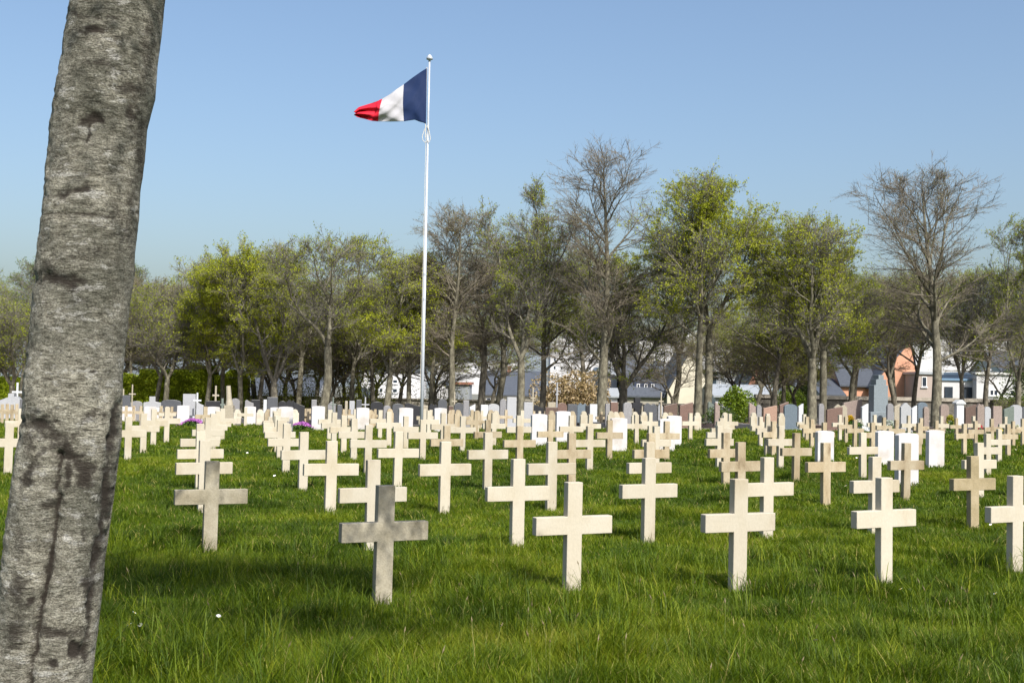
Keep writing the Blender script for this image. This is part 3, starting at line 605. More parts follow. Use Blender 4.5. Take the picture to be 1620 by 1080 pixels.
def grow(seed, Ht, crownR, fork, tr, nlead=1, leaves=3000, lsize=.11, spread=1.0, twn=6, lean=0.0, droop=0.0, shape='tall', lowt=0.25):
    """returns limb segs, fine segs, leaf points. Heights in metres from the ground."""
    rn = random.Random(seed); rs = np.random.RandomState(seed)
    big = []; mid = []; tips = []
    def norm(v):
        l = math.sqrt(v[0]**2+v[1]**2+v[2]**2) or 1; return [v[0]/l, v[1]/l, v[2]/l]
    def side(d, ang):
        a = rn.uniform(0, 2*math.pi); r = [math.cos(a), math.sin(a), 0]
        dot = r[0]*d[0]+r[1]*d[1]; r = norm([r[0]-dot*d[0], r[1]-dot*d[1], -dot*d[2]])
        return norm([d[k]*math.cos(ang)+r[k]*math.sin(ang) for k in range(3)])
    def branch(p, d, L, r, lev, wob, trop, tlist, n, rend=.3):
        pts = [(p[:], d[:], r)]; p = p[:]
        for i in range(n):
            d = norm([d[0]+rn.gauss(0, wob), d[1]+rn.gauss(0, wob), d[2]+rn.gauss(0, wob*.7)+trop])
            q = [p[k]+d[k]*L/n for k in range(3)]; r1 = r*(1-(1-rend)*(i+1)/n); r0 = r*(1-(1-rend)*i/n)
            tlist.append((*p, *q, r0, r1)); p = q; pts.append((p[:], d[:], r1))
        return pts
    def interp(pts, t):
        x = t*(len(pts)-1); i = min(int(x), len(pts)-2); f = x-i
        return [pts[i][0][k]*(1-f)+pts[i+1][0][k]*f for k in range(3)], pts[i][1], pts[i][2]*(1-f)+pts[i+1][2]*f
    stems = []
    if nlead == 1:
        t0 = branch([0, 0, -.15], norm([lean, 0, 1]), Ht*.95+.15, tr, 0, .028, .03, big, 14, .10); stems.append((t0, fork/Ht, Ht, 1.0))
    else:
        t0 = branch([0, 0, -.15], norm([lean, 0, 1]), fork+.15, tr, 0, .04, .02, big, 6, .8)
        p, d, r = t0[-1]; a0 = rn.uniform(0, 6.28)
        for k in range(nlead):
            a = a0+2*math.pi*k/nlead+rn.uniform(-.4, .4); tl = rn.uniform(.22, .62)*spread
            dd = norm([math.sin(tl)*math.cos(a), math.sin(tl)*math.sin(a)*.8, math.cos(tl)]); L = (Ht-fork)*rn.uniform(.85, 1.02)/max(.75, math.cos(tl*.6))
            st = branch(p, dd, L, r*rn.uniform(.55, .75), 0, .15, .08, big, 11, .12); stems.append((st, .08, Ht-fork, 1/nlead**.5))
    for st, f0, hh, sc_ in stems:
        n1 = int((20 if nlead == 1 else 10))
        for k in range(n1):
            t = f0+(0.97-f0)*((k+rn.random())/n1); tc = (t-f0)/(1-f0)
            p, d, r = interp(st, t); ang = ((.85-.4*tc) if shape == 'tall' else (1.05-.55*tc))*rn.uniform(.75, 1.15)
            if shape == 'tall': R = crownR*(1.0-.55*tc**1.5)*(.7+.3*min(1, tc*4))
            else: R = crownR*(.55+.6*math.sin(math.pi*min(1, .15+tc*.8)))
            R *= rn.uniform(.7, 1.15)*(sc_ if nlead > 1 else 1); dd = side(d, ang); L = max(.5, R/max(.45, math.sin(ang))); L = min(L, (1.0-t)*hh*1.05+.4)
            b1 = branch(p, dd, L, min(r*.62, .03+.018*L), 1, .15, .07-droop*.05, big if L > 2 else mid, 7, .2)
            n2 = int(5+L*1.7)
            for j in range(n2):
                t2 = .18+.8*((j+rn.random())/n2); p2, d2, r2 = interp(b1, t2); L2 = L*(.22+.32*(1-t2))*rn.uniform(.7, 1.2)+.25
                b2 = branch(p2, side(d2, rn.uniform(.5, 1.0)), L2, max(.009, r2*.5), 2, .17, .06-droop*.1, mid, 4, .35)
                n3 = int(3+L2*2.6)
                for i in range(n3):
                    t3 = .15+.85*((i+rn.random())/n3); p3, d3, r3 = interp(b2, t3)
                    L3 = rn.uniform(.35, .8)*(.5+.5*L2); dd3 = side(d3, rn.uniform(.4, .95))
                    q = [p3[k]+dd3[k]*L3 for k in range(3)]; q[2] += .1*L3-droop*.3
                    mid.append((*p3, *q, .009, .006)); tips.append((*p3, *dd3, L3))
    tips = np.array(tips); k = twn; n = len(tips)*k
    P = np.repeat(tips[:, :3], k, 0); D = np.repeat(tips[:, 3:6], k, 0); Lr = np.repeat(tips[:, 6], k)
    st = P+D*(Lr*rs.uniform(.15, 1.0, n))[:, None]; dd = D+rs.randn(n, 3)*.55; dd[:, 2] += .25-droop; dd /= np.linalg.norm(dd, axis=1)[:, None]
    L = rs.uniform(.18, .5, n); e1 = st+dd*(L*.5)[:, None]; d2 = dd+rs.randn(n, 3)*.25; d2[:, 2] += .15-droop*.6; d2 /= np.linalg.norm(d2, axis=1)[:, None]; e2 = e1+d2*(L*.6)[:, None]
    tw = np.concatenate([np.concatenate([st, e1, np.full((n, 1), .0065), np.full((n, 1), .005)], 1), np.concatenate([e1, e2, np.full((n, 1), .005), np.full((n, 1), .0025)], 1)])
    if leaves:
        # leaves favour some limbs: uneven clumps
        ph = fbm(st[:, 0]*.55+seed, st[:, 2]*.55+st[:, 1]*.3+9, 3); wgt = np.clip((ph-.3)*2.6, .15, 1)
        idx = rs.choice(n, leaves, p=wgt/wgt.sum()); f = rs.rand(leaves, 1)
        LP = e1[idx]*(1-f)+e2[idx]*f+rs.randn(leaves, 3)*.05
    else: LP = np.zeros((0, 3))
    big = np.array(big); mid = np.array(mid)
    kz = Ht/np.percentile(tw[:, 5], 99.93); hx = np.percentile(np.abs(tw[:, 3]-lean*tw[:, 5]), 94 if nlead == 1 else 91); kx = max(.7, min(1.5, crownR*.92/hx))
    for A in (big, mid, tw):
        for c in (0, 3):
            A[:, c] *= kx; A[:, c+1] *= kx; A[:, c+2] *= kz
    LP = LP*[kx, kx, kz]
    return big, mid, tw, LP

def tree_meshes(seed, bark, twig, leaf, lsize, **k):
    big, mid, tw, LP = grow(seed, **k)
    V, f = segs_geo(big, 9); trunk = raw_mesh('trunk', V, [f], [bark], smooth=True)
    V1, f1 = segs_geo(mid, 4); V2, f2 = segs_geo(tw, 3); vs = [V1, V2]; fs = [f1, f2+len(V1)]; mi = [np.zeros(len(f1)), np.zeros(len(f2))]
    if len(LP):
        V3, f3 = quads_geo(LP, lsize, np.random.RandomState(seed)); fs.append(f3+len(V1)+len(V2)); vs.append(V3); mi.append(np.ones(len(f3)))
    crown = raw_mesh('crown', np.concatenate(vs), fs, [twig, LM[leaf]], mi)
    return trunk, crown
def place_tree(px, Y, meshes, rz=0, s=1.0, name='bare_tree'):
    x, _, z = pos(px, Y); o = empty(name, (x, Y, z), rz); o.scale = (s, s, s)
    for n, me in zip(('trunk', 'crown'), meshes): link(bpy.data.objects.new(n, me), o)
    return o

# px, Y, trunk px, top py, fork py, half width px, leaders, leaf, count, shape, lean, label, group
TR = [
 (1480,56,17,242,555,88,1,'br',2500,'tall',.035,'tall bare tree with wide sparse crown and pale trunk, right of the granite monument'),
 (1104,58,14,276,520,85,1,'yg',7500,'tall',.04,'lichen covered trunk of the tree with yellow green right side, left of its twin'),
 (1118,59,13,330,520,70,3,'g',4500,'tall',.03,'forked tree standing just right of the lichen covered trunk'),
 (951,58,17,226,560,72,1,'br',900,'tall',.02,'tallest bare tree in the row, left of the pale gabled house'),
 (985,61,15,400,610,75,4,'g',5000,'wide',-.01,'dark forked tree with low green crown, right of the tallest bare tree'),
 (824,60,13,281,560,68,3,'g',2600,'tall',.02,'tall sparse tree forking low, left of the bronze bush'),
 (856,63,11,330,580,60,1,'g',2600,'tall',.0,'slim dark tree directly left of the bronze bush'),
 (1284,57,15,336,560,85,3,'yg',5000,'wide',.0,'thick trunk tree with light green crown, left of the granite monument'),
 (1301,58,12,345,540,72,2,'yg',4200,'wide',.07,'leaning pale trunk tree touching its thicker neighbour, left of the monument'),
 (509,60,14,360,535,75,3,'g',2600,'wide',.02,'pale grey forked tree with twisted limbs, left of the flagpole'),
 (609,62,11,385,590,62,4,'yg',7500,'wide',.0,'yellow green tree forking into a cup, left of the flagpole'),
 (647,64,9,400,570,45,1,'yg',3000,'tall',-.02,'slim crooked tree directly left of the flagpole'),
 (714,62,12,322,560,56,1,'br',3500,'tall',.0,'tall brown twiggy tree right of the flagpole'),
 (757,64,12,400,560,60,3,'br',2500,'wide',.02,'dark trunk tree with brown crown, second right of the flagpole'),
 (434,62,12,375,600,62,4,'yg',6500,'wide',.0,'twisted trunk tree with yellow green crown, centre left of the lawn'),
 (379,64,9,392,590,58,3,'yg',7500,'wide',.05,'pale leaning trunk tree with bright yellow green crown'),
 (325,66,8,402,590,62,4,'yg',8500,'wide',.0,'brightest yellow green tree behind the light grey stepped tomb'),
 (260,66,9,440,590,60,4,'g',3000,'wide',.03,'green tinged tree with low spreading pale limbs, right of the birch'),
 (243,70,8,430,590,58,3,'br',6500,'wide',.0,'slim brown budding tree directly right of the birch trunk'),
 (16,62,10,470,600,60,4,'g',5000,'wide',.05,'green budding tree at the left edge behind the small white cross'),
 (30,74,6,405,560,45,1,'bi',5500,'tall',.0,'tall thin birch with soft green crown at the left edge'),
 (205,76,6,412,560,42,1,'bi',4500,'tall',.0,'thin soft green tree peeking out right of the birch trunk'),
 (1608,64,9,330,600,70,3,'g',5000,'wide',.0,'green tinged tree at the right edge behind the low clipped hedge'),
 (1522,68,8,420,600,60,4,'g',3000,'wide',.02,'small dark tree in front of the flat white house'),
 (1345,66,9,420,590,60,4,'g',5500,'wide',.0,'tree with pale lichen trunk directly left of the granite monument'),
 (1416,70,9,440,590,60,3,'br',3500,'wide',.04,'dark leaning tree in front of the pink gable'),
]
titems = []
for px, Y, tw, top, fork, hw, nl, lf, nlf, shp, lean, lab in TR:
    x, _, z = pos(px, Y); Ht = at(px, top, Y)[2]-z; fk = at(px, fork, Y)[2]-z; cr = hw*Y/F
    dark = px in (985, 856, 757, 434, 1416, 1522)
    ms = tree_meshes(int(px*7+Y), bark_d if dark else bark_a, twig_b if lf == 'br' else twig_g, lf, .085 if lf != 'br' else .06, Ht=Ht, crownR=cr*1.2, fork=fk, tr=tw*Y/F/2*1.05, nlead=nl, leaves=int(nlf*(4.6 if lf == 'yg' else 3.6 if lf == 'g' else 1.8)), shape=shp, lean=lean, twn=6, spread=1.0)
    o = place_tree(px, Y, ms, name={'bi': 'birch_tree', 'br': 'bare_tree'}.get(lf, 'budding_tree'))
    tag(o, lab, 'tree', 'trees behind the graves')
# back rows share six meshes
shared = [tree_meshes(501+i, bark_d, twig_b, lf, .08, Ht=8.2, crownR=3.6, fork=2.3, tr=.17, nlead=3+i % 2, leaves=n, shape='wide', twn=4) for i, (lf, n) in enumerate([('g', 15000), ('yg', 19000), ('br', 9000), ('g', 13000), ('yg', 20000), ('br', 5000)])]
rr2 = random.Random(77)
tallm = [tree_meshes(601+i, bark_a if i else bark_d, twig_g, lf, .065, Ht=10.5, crownR=3.4, fork=4.3, tr=.19, nlead=nl, leaves=n, shape='tall', twn=5) for i, (lf, n, nl) in enumerate([('g', 17000, 1), ('br', 9000, 3), ('yg', 19000, 1), ('g', 12000, 3)])]
for px, Y, k, s in [(120,70,0,.82),(352,72,2,.90),(410,70,0,.88),(470,72,1,.93),(556,70,2,.88),(590,73,0,.86),(680,71,2,.88),(788,70,3,1.08),(925,73,0,1.05),(1068,73,3,1.05),(1225,70,0,.98),(1240,74,2,.88),(1352,71,0,.98),(1560,70,0,.98),(1418,80,3,1.0),(1446,76,0,.95),(1640,72,2,1.0),(-30,70,0,.85)]:
    o = place_tree(px, Y, tallm[k], rz=rr2.uniform(0, 6.28), s=s*rr2.uniform(.96, 1.04), name='budding_tree'); o.scale[0] *= 1.05
    tag(o, None, 'tree', 'trees in the middle row'); titems.append((o, px, ['green budding tree', 'brown budding tree', 'yellow green tree', 'sparse green tree'][k], ' of the middle row'))
bt = [(-40,82,0,1.05),(60,84,3,1.0),(120,86,0,1.05),(185,80,2,1.05),(225,84,0,1.05),(285,82,4,1.15),(345,86,1,1.1),(400,80,4,1.15),(455,84,4,1.1),(500,88,0,1.1),(545,78,3,.95),(570,90,0,1.15),(430,76,1,.85),(520,74,3,.85),(590,79,1,.9),(470,78,0,.85),(630,84,1,1.0),(690,76,2,.85),(775,84,0,1.05),
      (925,86,5,1.0),(1062,72,2,.72),(1158,78,3,.85),(1195,84,3,.95),(1222,74,1,.78),(1245,88,5,1.0),(1262,78,3,.8),(1585,86,2,.95),(1660,84,1,1.05),(680,92,0,1.0)]
for px, Y, k, s in bt:
    o = place_tree(px, Y, shared[k], rz=rr2.uniform(0, 6.28), s=s*rr2.uniform(.95, 1.05), name='small_tree')
    tag(o, None, 'tree', 'trees in the back rows')
    titems.append((o, px, {'b': 'brown budding tree', 'g': 'green budding tree', 'y': 'yellow green tree'}['gybgyb'[k]], ' in the back row'))
auto_labels(titems)

# ------------------------------------------------------------------ bushes and hedges
def bush(name, px, Y, w, h, label, leaf, n, lsz=.09, dep=None, blobs=9, seed=1, z0=0.0, box=False):
    rs = np.random.RandomState(seed); x, _, z = pos(px, Y); dep = dep or w*.8
    root = empty(name, (x, Y, z)); tag(root, label, 'bush' if not box else 'hedge')
    if box:
        d = rs.rand(n, 3); d[:, 0] = (d[:, 0]-.5)*w; d[:, 1] = (d[:, 1]-.5)*dep; d[:, 2] = d[:, 2]**.8*h
        f = fbm(d[:, 0]*1.1+seed, d[:, 2]*1.1, 3); d[:, 2] *= .85+.3*f; d[:, 1] += (f-.5)*.4
        sel = rs.rand(n); d[:, 1] = np.where(sel < .6, -dep/2+np.abs(rs.randn(n))*.12+(f-.5)*.6, d[:, 1])
        P = d
        b = MB(); b.box(-w/2+.1, w/2-.1, -dep/2+.35, dep/2-.1, 0, h*.86); 
    else:
        cs = rs.randn(blobs, 3)*[w*.2, dep*.2, h*.17]+[0, 0, h*.5]; rad = (.26+.16*rs.rand(blobs))
        k = rs.randint(0, blobs, n); d = rs.randn(n, 3); d /= np.linalg.norm(d, axis=1)[:, None]; d *= (.75+.3*rs.rand(n)**.7)[:, None]
        P = cs[k]+d*rad[k][:, None]*[w, dep, h]; P = P[P[:, 2] > .03]
        b = MB()
        for t in range(6): a = rs.rand()*6.28; b.tube([(0, 0, 0), (math.cos(a)*w*.12, math.sin(a)*dep*.12, h*.35), (math.cos(a)*w*.25, math.sin(a)*dep*.25, h*.75)], [.05, .035, .012], 6)
    b.build('stem' if not box else 'branches', bark_d, root)
    me = leaf_quads('foliage', P, lsz, leaf, rs); link(bpy.data.objects.new('foliage', me), root)
laurel = leafmat('leaf_laurel', [(0, (.05, .09, .008)), (.5, (.12, .19, .012)), (1, (.25, .32, .03))], .3, rough=.4)
spring = leafmat('leaf_spring', [(0, (.13, .19, .01)), (.5, (.25, .33, .012)), (1, (.40, .46, .03))], .35, rough=.5)
bronze = leafmat('leaf_bronze', [(0, (.13, .11, .04)), (.4, (.33, .25, .12)), (.8, (.52, .40, .24)), (1, (.62, .52, .36))], .3)
conif = leafmat('leaf_conifer', [(0, (.025, .05, .012)), (1, (.08, .12, .02))], .1)
S = lambda d, Y: d*Y/F
bush('round_bush', 1165, 57, S(42, 57), 1.95, 'round glossy green bush standing among the tombs', laurel, 9000, .10, seed=3)
bush('bronze_bush', 905, 72, S(80, 72), S(76, 72), 'wide bush of cream and bronze leaves behind the headstones', bronze, 12000, .15, seed=4, blobs=14)
bush('conifer_bush', 1272, 86, S(20, 86), S(62, 86), 'narrow dark conifer bush in front of the slate roofed houses', conif, 5000, .12, seed=5)
bush('clipped_hedge', 1610, 74, 3.4, S(48, 74), 'low clipped hedge in front of the stone wall at the right edge', leafmat('leaf_clipped', [(0, (.06, .09, .01)), (1, (.17, .21, .03))], .2), 7000, .06, dep=1.0, seed=6, box=True)
for i, (px, w, top, lab) in enumerate([(200, 60, 588, 'bright green laurel hedge section just right of the birch trunk'), (255, 60, 582, 'bright green laurel hedge section behind the pale limbed tree'), (312, 55, 578, 'tall bright green laurel hedge section left of the broken column'),
                               (368, 50, 590, 'bright green laurel hedge section behind the broken column'), (15, 60, 596, 'bright green laurel hedge section behind the small white cross at the left edge')]):
    Y = 76; x, _, z = pos(px, Y); bush('laurel_hedge', px, Y, S(w, Y), at(px, top, Y)[2]-z, lab, spring, 17000, .13, dep=1.6, seed=20+i, box=True)
for px_, w_, h_, Y_, n_, lf_, lab_ in [(440, 3.4, 3.0, 78, 3500, 'g', 'loose green thicket bush under the twisted yellow green tree'), (548, 3.6, 3.8, 76, 5000, 'br', 'brown budding thicket bush left of the white apartment block'), (588, 2.6, 3.2, 74, 3500, 'g', 'green budding thicket bush beside the white apartment block'),
        (486, 2.4, 2.6, 80, 2200, 'g', 'thin green thicket bush left of the pale grey forked tree'), (690, 3.0, 3.2, 80, 3000, 'br', 'dark brown thicket bush right of the flagpole')]:
    bush('thicket_bush', px_, Y_, w_, h_, lab_, LM[lf_], n_, .09, seed=px_, blobs=14)
bush('low_shrub', 1142, 55, 1.6, .9, 'low dark spreading shrub left of the round green bush', conif, 3000, .09, seed=9)
bush('garden_shrub', 1250, 84, 2.2, 2.4, 'light green shrub beside the zinc roofed shed', laurel, 4500, .12, seed=10)
bush('garden_shrub', 1618, 80, 2.4, 4.2, 'dark green shrub at the right edge beside the flat white house', conif, 5000, .12, seed=12)

# ------------------------------------------------------------------ tombs of the civil cemetery
def granite(n, c, k=.35): return stone('granite_'+n, [(.3, tuple(v*(1-k) for v in c)), (.5, c), (.7, tuple(v*(1+k) for v in c))], scale=22, rough=.35, vary=.06, bump=.02, fine=120, sp=.6)
GM = {'lg': granite('light', (.30, .31, .33), .14), 'g': granite('grey', (.20, .20, .21), .2), 'dg': granite('dark', (.07, .075, .085), .25), 'k': granite('black', (.025, .026, .03), .3), 'b': granite('blue', (.11, .14, .17), .2),
      'br': granite('brown', (.10, .07, .058), .3), 'p': granite('pink', (.23, .185, .165), .3), 'r': granite('red', (.145, .095, .08), .3), 'w': granite('white', (.44, .46, .48), .1), 's': granite('sand', (.30, .27, .21), .2), 'sal': granite('salmon', (.28, .185, .14), .25), 'gg': granite('green', (.13, .155, .14), .2)}
GN = {'lg': 'light grey', 'g': 'grey', 'dg': 'dark grey', 'k': 'black', 'b': 'blue grey', 'br': 'brown', 'p': 'pink', 'r': 'red brown', 'w': 'pale white', 's': 'beige', 'sal': 'salmon', 'gg': 'green grey'}
SN = {'f': 'flat topped', 'a': 'arched', 'p': 'peaked', 'u': 'right rising', 'd': 'right falling', 's': 'stepped', 'w': 'wavy topped'}
def prof(shape, w, h):
    w /= 2
    if shape == 'f': return [(-w, 0), (w, 0), (w, h), (-w, h)]
    if shape == 'a': return [(-w, 0), (w, 0)]+[(w*math.cos(a), h*(.86+.14*math.sin(a))) for a in [math.pi*k/12 for k in range(13)]]
    if shape == 'p': return [(-w, 0), (w, 0), (w, h*.84), (w*.15, h), (-w*.15, h), (-w, h*.84)]
    if shape == 'u': return [(-w, 0), (w, 0), (w, h), (w*.5, h*.97), (-w, h*.86)]
    if shape == 'd': return [(-w, 0), (w, 0), (w, h*.84), (w*.2, h*.9), (-w*.6, h), (-w, h*.95)]
    if shape == 's': return [(-w, 0), (w, 0), (w, h*.74), (w*.35, h*.78), (w*.35, h), (-w*.35, h), (-w*.35, h*.78), (-w, h*.74)]
    if shape == 'w': return [(-w, 0), (w, 0), (w, h*.85), (w*.55, h*.97), (w*.1, h*.9), (-w*.4, h), (-w, h*.86)]
TB = [(30,40,632,'p','f'),(190,205,625,'dg','f'),(206,224,634,'g','a'),(227,253,627,'lg','s'),(255,285,632,'dg','a'),(289,308,623,'lg','f'),(310,321,636,'lg','d'),(325,347,634,'k','f'),(364,378,630,'g','a'),(387,400,632,'g','d'),(397,410,632,'k','f'),
(416,421,632,'w','f'),(422,438,628,'dg','f'),(440,452,634,'k','a'),(452,466,632,'k','w'),(464,481,637,'k','d'),(492,500,632,'g','f'),(518,530,635,'g','p'),(533,540,640,'dg','f'),(545,549,634,'s','f'),(552,560,634,'lg','f'),(563,571,632,'dg','f'),(586,605,635,'k','a'),(606,617,641,'g','a'),(620,637,638,'dg','a'),
(640,665,637,'k','d'),(666,676,641,'s','f'),(678,691,638,'k','w'),(692,706,631,'dg','a'),(708,716,642,'br','f'),(718,732,637,'dg','a'),(732,741,633,'g','f'),(742,751,639,'w','u'),(760,771,640,'w','f'),(771,789,638.5,'lg','a'),(790,800,631,'g','a'),(801,816,628,'lg','f'),(828,842,636,'lg','f'),
(843,859,640,'k','d'),(862,881,644,'br','f'),(866,878,636,'s','f'),(881,896,637,'r','a'),(897,912,639,'dg','f'),(912,929,637,'b','w'),(932,944,639,'w','f'),(926,932,641,'k','f'),(957,964,638,'g','f'),(965,977,636,'r','f'),(985,999,636,'g','a'),(1017,1039,637,'dg','w'),(1040,1048,638,'lg','p'),(1049,1071,637,'br','u'),
(1074,1096,636,'r','u'),(1119,1131,635,'gg','d'),(1130,1138,636,'p','d'),(1138,1153,641,'g','d'),(1184,1195,637,'p','d'),(1196,1204,640,'g','a'),(1206,1229,641,'sal','u'),(1232,1247,635,'r','u'),(1239,1261,639,'b','a'),(1262,1270,638,'w','u'),(1294,1303,638,'g','a'),(1306,1333,643,'r','u'),(1318,1340,639,'s','w'),(1332,1364,631,'p','u'),
(1362,1373,638,'w','u'),(1402,1413,638,'g','a'),(1413,1424,638,'s','u'),(1423,1441,637,'lg','p'),(1441,1450,641,'w','u'),(1450,1467,636,'b','a'),(1460,1469,643,'p','a'),(1486,1501,639,'p','a'),(1525,1545,639,'br','u'),(1544,1557,637.5,'p','w'),(1556,1567,643,'lg','a'),(1569,1585,642,'p','f'),(1586,1604,642,'gg','u'),(1597,1617,640,'lg','a'),(1615,1632,643,'dg','f')]
tbi = []; n_t = 0
for x0, x1, top, col, shp in TB:
    Y = (51.5 if x0 > 1180 else 52.5)+(n_t % 3)*1.6+(1.5 if x0 < 1150 else 0); n_t += 1
    px = (x0+x1)/2; x, _, z = pos(px, Y); h = at(px, top, Y)[2]-z; w = (x1-x0)*Y/F
    o = empty('tomb', (x, Y, z), YAW*.6)
    tag(o, None, 'tomb', 'tombs behind the lawn of crosses')
    b = MB(); b.prism([(a, c+.12) for a, c in prof(shp, w*1.02, h-.12)], -.06, .07); b.build('headstone', GM[col], o, bevel=.012)
    b = MB(); b.box(-w*.56, w*.56, -.16, .16, -.1, .12); b.build('plinth', GM[col], o, bevel=.01)
    b = MB(); b.box(-w*.5-.05, w*.5+.05, .17, 1.9, -.1, .22); b.build('grave_slab', GM[col], o, bevel=.012)
    tbi.append((o, px, f"{GN[col]} {SN[shp]} tomb", ''))
auto_labels(tbi)

def xmesh(b, h, w, t, d, arm=.72, y=0):
    b.prism([(-t, 0), (t, 0), (t, h*arm-t), (w, h*arm-t), (w, h*arm+t), (t, h*arm+t), (t, h), (-t, h), (-t, h*arm+t), (-w, h*arm+t), (-w, h*arm-t), (-t, h*arm-t)], y-d, y+d)
xit = []
for px, base, top, hw, t, col, lab in [(26,640,605,7.5,.045,'w','small white cross on the stepped pale monument at the left edge'),(44,636,605,4,.035,'w','thin white cross half hidden by the left side of the birch trunk'),(194,626,615,5,.03,'s','thin pale cross touching the right side of the birch trunk'),
        (208,634,608,5,.03,'s','thin beige cross on the dark grey tomb right of the birch trunk'),(311,640,621,6,.04,'w','white cross beside the light grey flat topped tomb'),(340,634,610,5,.04,'s','beige cross standing on the long black tomb'),(351,642,630,3.5,.05,'gg','green grey cross next to the broken column'),
        (526,648,628,5,.03,'gg','thin ornate green grey cross left of the dark trunks'),(577,648,628,6,.025,'lg','ornate pale openwork cross behind the crosses, left of the black arched tomb'),(718,644,620,4,.02,'s','thin beige cross right of the flagpole'),(842,640,613,4,.035,'s','beige cross between two trunks left of the bronze bush'),(880,642,605,2.5,.02,'lg','slender pale post cross in front of the bronze bush'),
        (1045,640,620,4,.03,'s','thin pale cross in front of the pale gable wall'),(1007,660,629,8,.14,'k','thick black stone cross left of the dark wavy tomb'),(1017,662,642,2.8,.12,'s','narrow tapered cream marker behind the round headstones')]:
    Y = 56.5; x, _, z = pos(px, Y); h = at(px, top, Y)[2]-z
    o = empty('grave_cross', (x, Y, z), .3); tag(o, lab, 'cross'); hw = hw*Y/F
    b = MB()
    if px == 1017: b.prism([(-.16, 0), (.16, 0), (.10, h), (-.10, h)], -.08, .08)
    else: xmesh(b, h, hw*1.05, max(t, .03), .04 if t < .1 else .1, arm=.74)
    b.build('shaft', GM[col], o, bevel=.006); b = MB(); b.box(-.2, .2, -.18, .18, -.05, .3); b.build('plinth', GM[col], o, bevel=.01)
def special():
    Y = 54; x, _, z = pos(1389, Y)
    o = empty('granite_monument', (x, Y, z), .28); tag(o, 'tall blue grey granite monument with a stepped top above the tombs', 'monument')
    hz = lambda py: at(1389, py, Y)[2]-z
    b = MB(); b.prism([(-.37, .4), (.37, .4), (.37, hz(609)), (.27, hz(609)), (.27, hz(600)), (.14, hz(600)), (.14, hz(593)), (-.14, hz(593)), (-.14, hz(600)), (-.27, hz(600)), (-.27, hz(609)), (-.37, hz(609))], -.22, .22); b.build('shaft', granite('monument', (.17, .2, .22), .25), o, bevel=.015)
    b = MB(); b.box(-.62, .62, -.35, .35, 0.2, hz(651)); b.box(-.85, .85, -.5, .6, -.1, .2); b.build('base', granite('monument_base', (.18, .21, .23), .25), o, bevel=.015)
    x, _, z = pos(1517, 53); h = at(1517, 632, 53)[2]-z; o = empty('white_tomb', (x, 53, z), .28); tag(o, 'pale white narrow tomb with a peaked overhanging cap, taller than its neighbours', 'tomb')
    b = MB(); b.box(-.19, .19, -.1, .1, 0, h-.2); b.build('headstone', GM['w'], o, bevel=.01); b = MB(); b.prism([(-.26, h-.2), (.26, h-.2), (.26, h-.14), (.08, h), (-.08, h), (-.26, h-.14)], -.15, .15); b.build('cap', GM['w'], o, bevel=.008)
    x, _, z = pos(362, 53); h = at(361, 610, 53)[2]-z; o = empty('broken_column', (x, 53, z)); tag(o, 'leaning broken stone column on a pedestal behind the grey round headstones', 'monument')
    b = MB(); b.tube([(0, 0, .85), (-.01, 0, 1.0), (-.02, 0, 1.1), (-.07, 0, h)], [.17, .15, .125, .10], 14); b.build('column', GM['s'], o, smooth=False); b = MB(); b.box(-.24, .24, -.24, .24, -.05, .7); b.box(-.2, .2, -.2, .2, .7, .85); b.build('pedestal', GM['s'], o, bevel=.012)
    x, _, z = pos(10, 53); o = empty('pale_monument', (x, 53, z), .2); tag(o, 'stepped pale blue grey tomb with sloping sides at the left edge', 'monument'); hz = lambda py: at(10, py, 53)[2]-z
    b = MB(); b.prism([(-.9, 0), (.6, 0), (.6, hz(631)), (.48, hz(627)), (.35, hz(627)), (.35, hz(622)), (.1, hz(622)), (.1, hz(628)), (-.5, hz(636)), (-.9, hz(638))], -.3, .3); b.build('body', GM['lg'], o, bevel=.012)
    b = MB(); b.box(-1.0, .7, -.42, .42, -.1, .15); b.build('base', GM['lg'], o, bevel=.01)
special()

# flowers
def flower_patch(name, px, Y, w, dep, h, label, col, n, seed, green=(.06, .12, .02)):
    rs = np.random.RandomState(seed); x, _, z = pos(px, Y); root = empty(name, (x, Y, z)); tag(root, label, 'flowers')
    P = rs.randn(n, 3)*[w*.26, dep*.26, 0]; P[:, 2] = h*(.75+.25*rs.rand(n))*np.exp(-(P[:, 0]/w*1.6)**2); V, f = quads_geo(P, .07, rs, .8)
    me = raw_mesh('blossom', V, [f], [leafmat(name+'_petal', [(0, tuple(c*.75 for c in col)), (1, tuple(min(1, c*1.15) for c in col))], .3)]); link(bpy.data.objects.new('blossom', me), root)
    P2 = rs.randn(n, 3)*[w*.25, dep*.25, 0]; P2[:, 2] = h*.7*rs.rand(n)*np.exp(-(P2[:, 0]/w*1.6)**2); V, f = quads_geo(P2, .08, rs); me = raw_mesh('leaves', V, [f], [leafmat(name+'_leaf', [(0, green), (1, tuple(c*1.6 for c in green))], .3)]); link(bpy.data.objects.new('leaves', me), root)
flower_patch('purple_flowers', 477, 43, .85, .6, .3, 'low mound of bright purple flowers left of the flagpole', (.52, .18, .55), 900, 1)
flower_patch('purple_flowers', 306, 44, .8, .6, .34, 'low mound of bright purple flowers right of the birch, at the left column of crosses', (.52, .18, .55), 900, 2)
flower_patch('yellow_flowers', 1345, 49.5, .38, .4, .75, 'dense clump of golden yellow flowers left of the granite monument', (.55, .36, .02), 900, 3)
flower_patch('white_flowers', 1359, 49.5, .5, .4, .62, 'white flowers in a pot beside the golden yellow clump', (.7, .68, .6), 160, 4)
flower_patch('potted_plant', 1408, 49.2, .55, .4, .6, 'green and white potted plant right of the granite monument base', (.45, .5, .42), 180, 5)
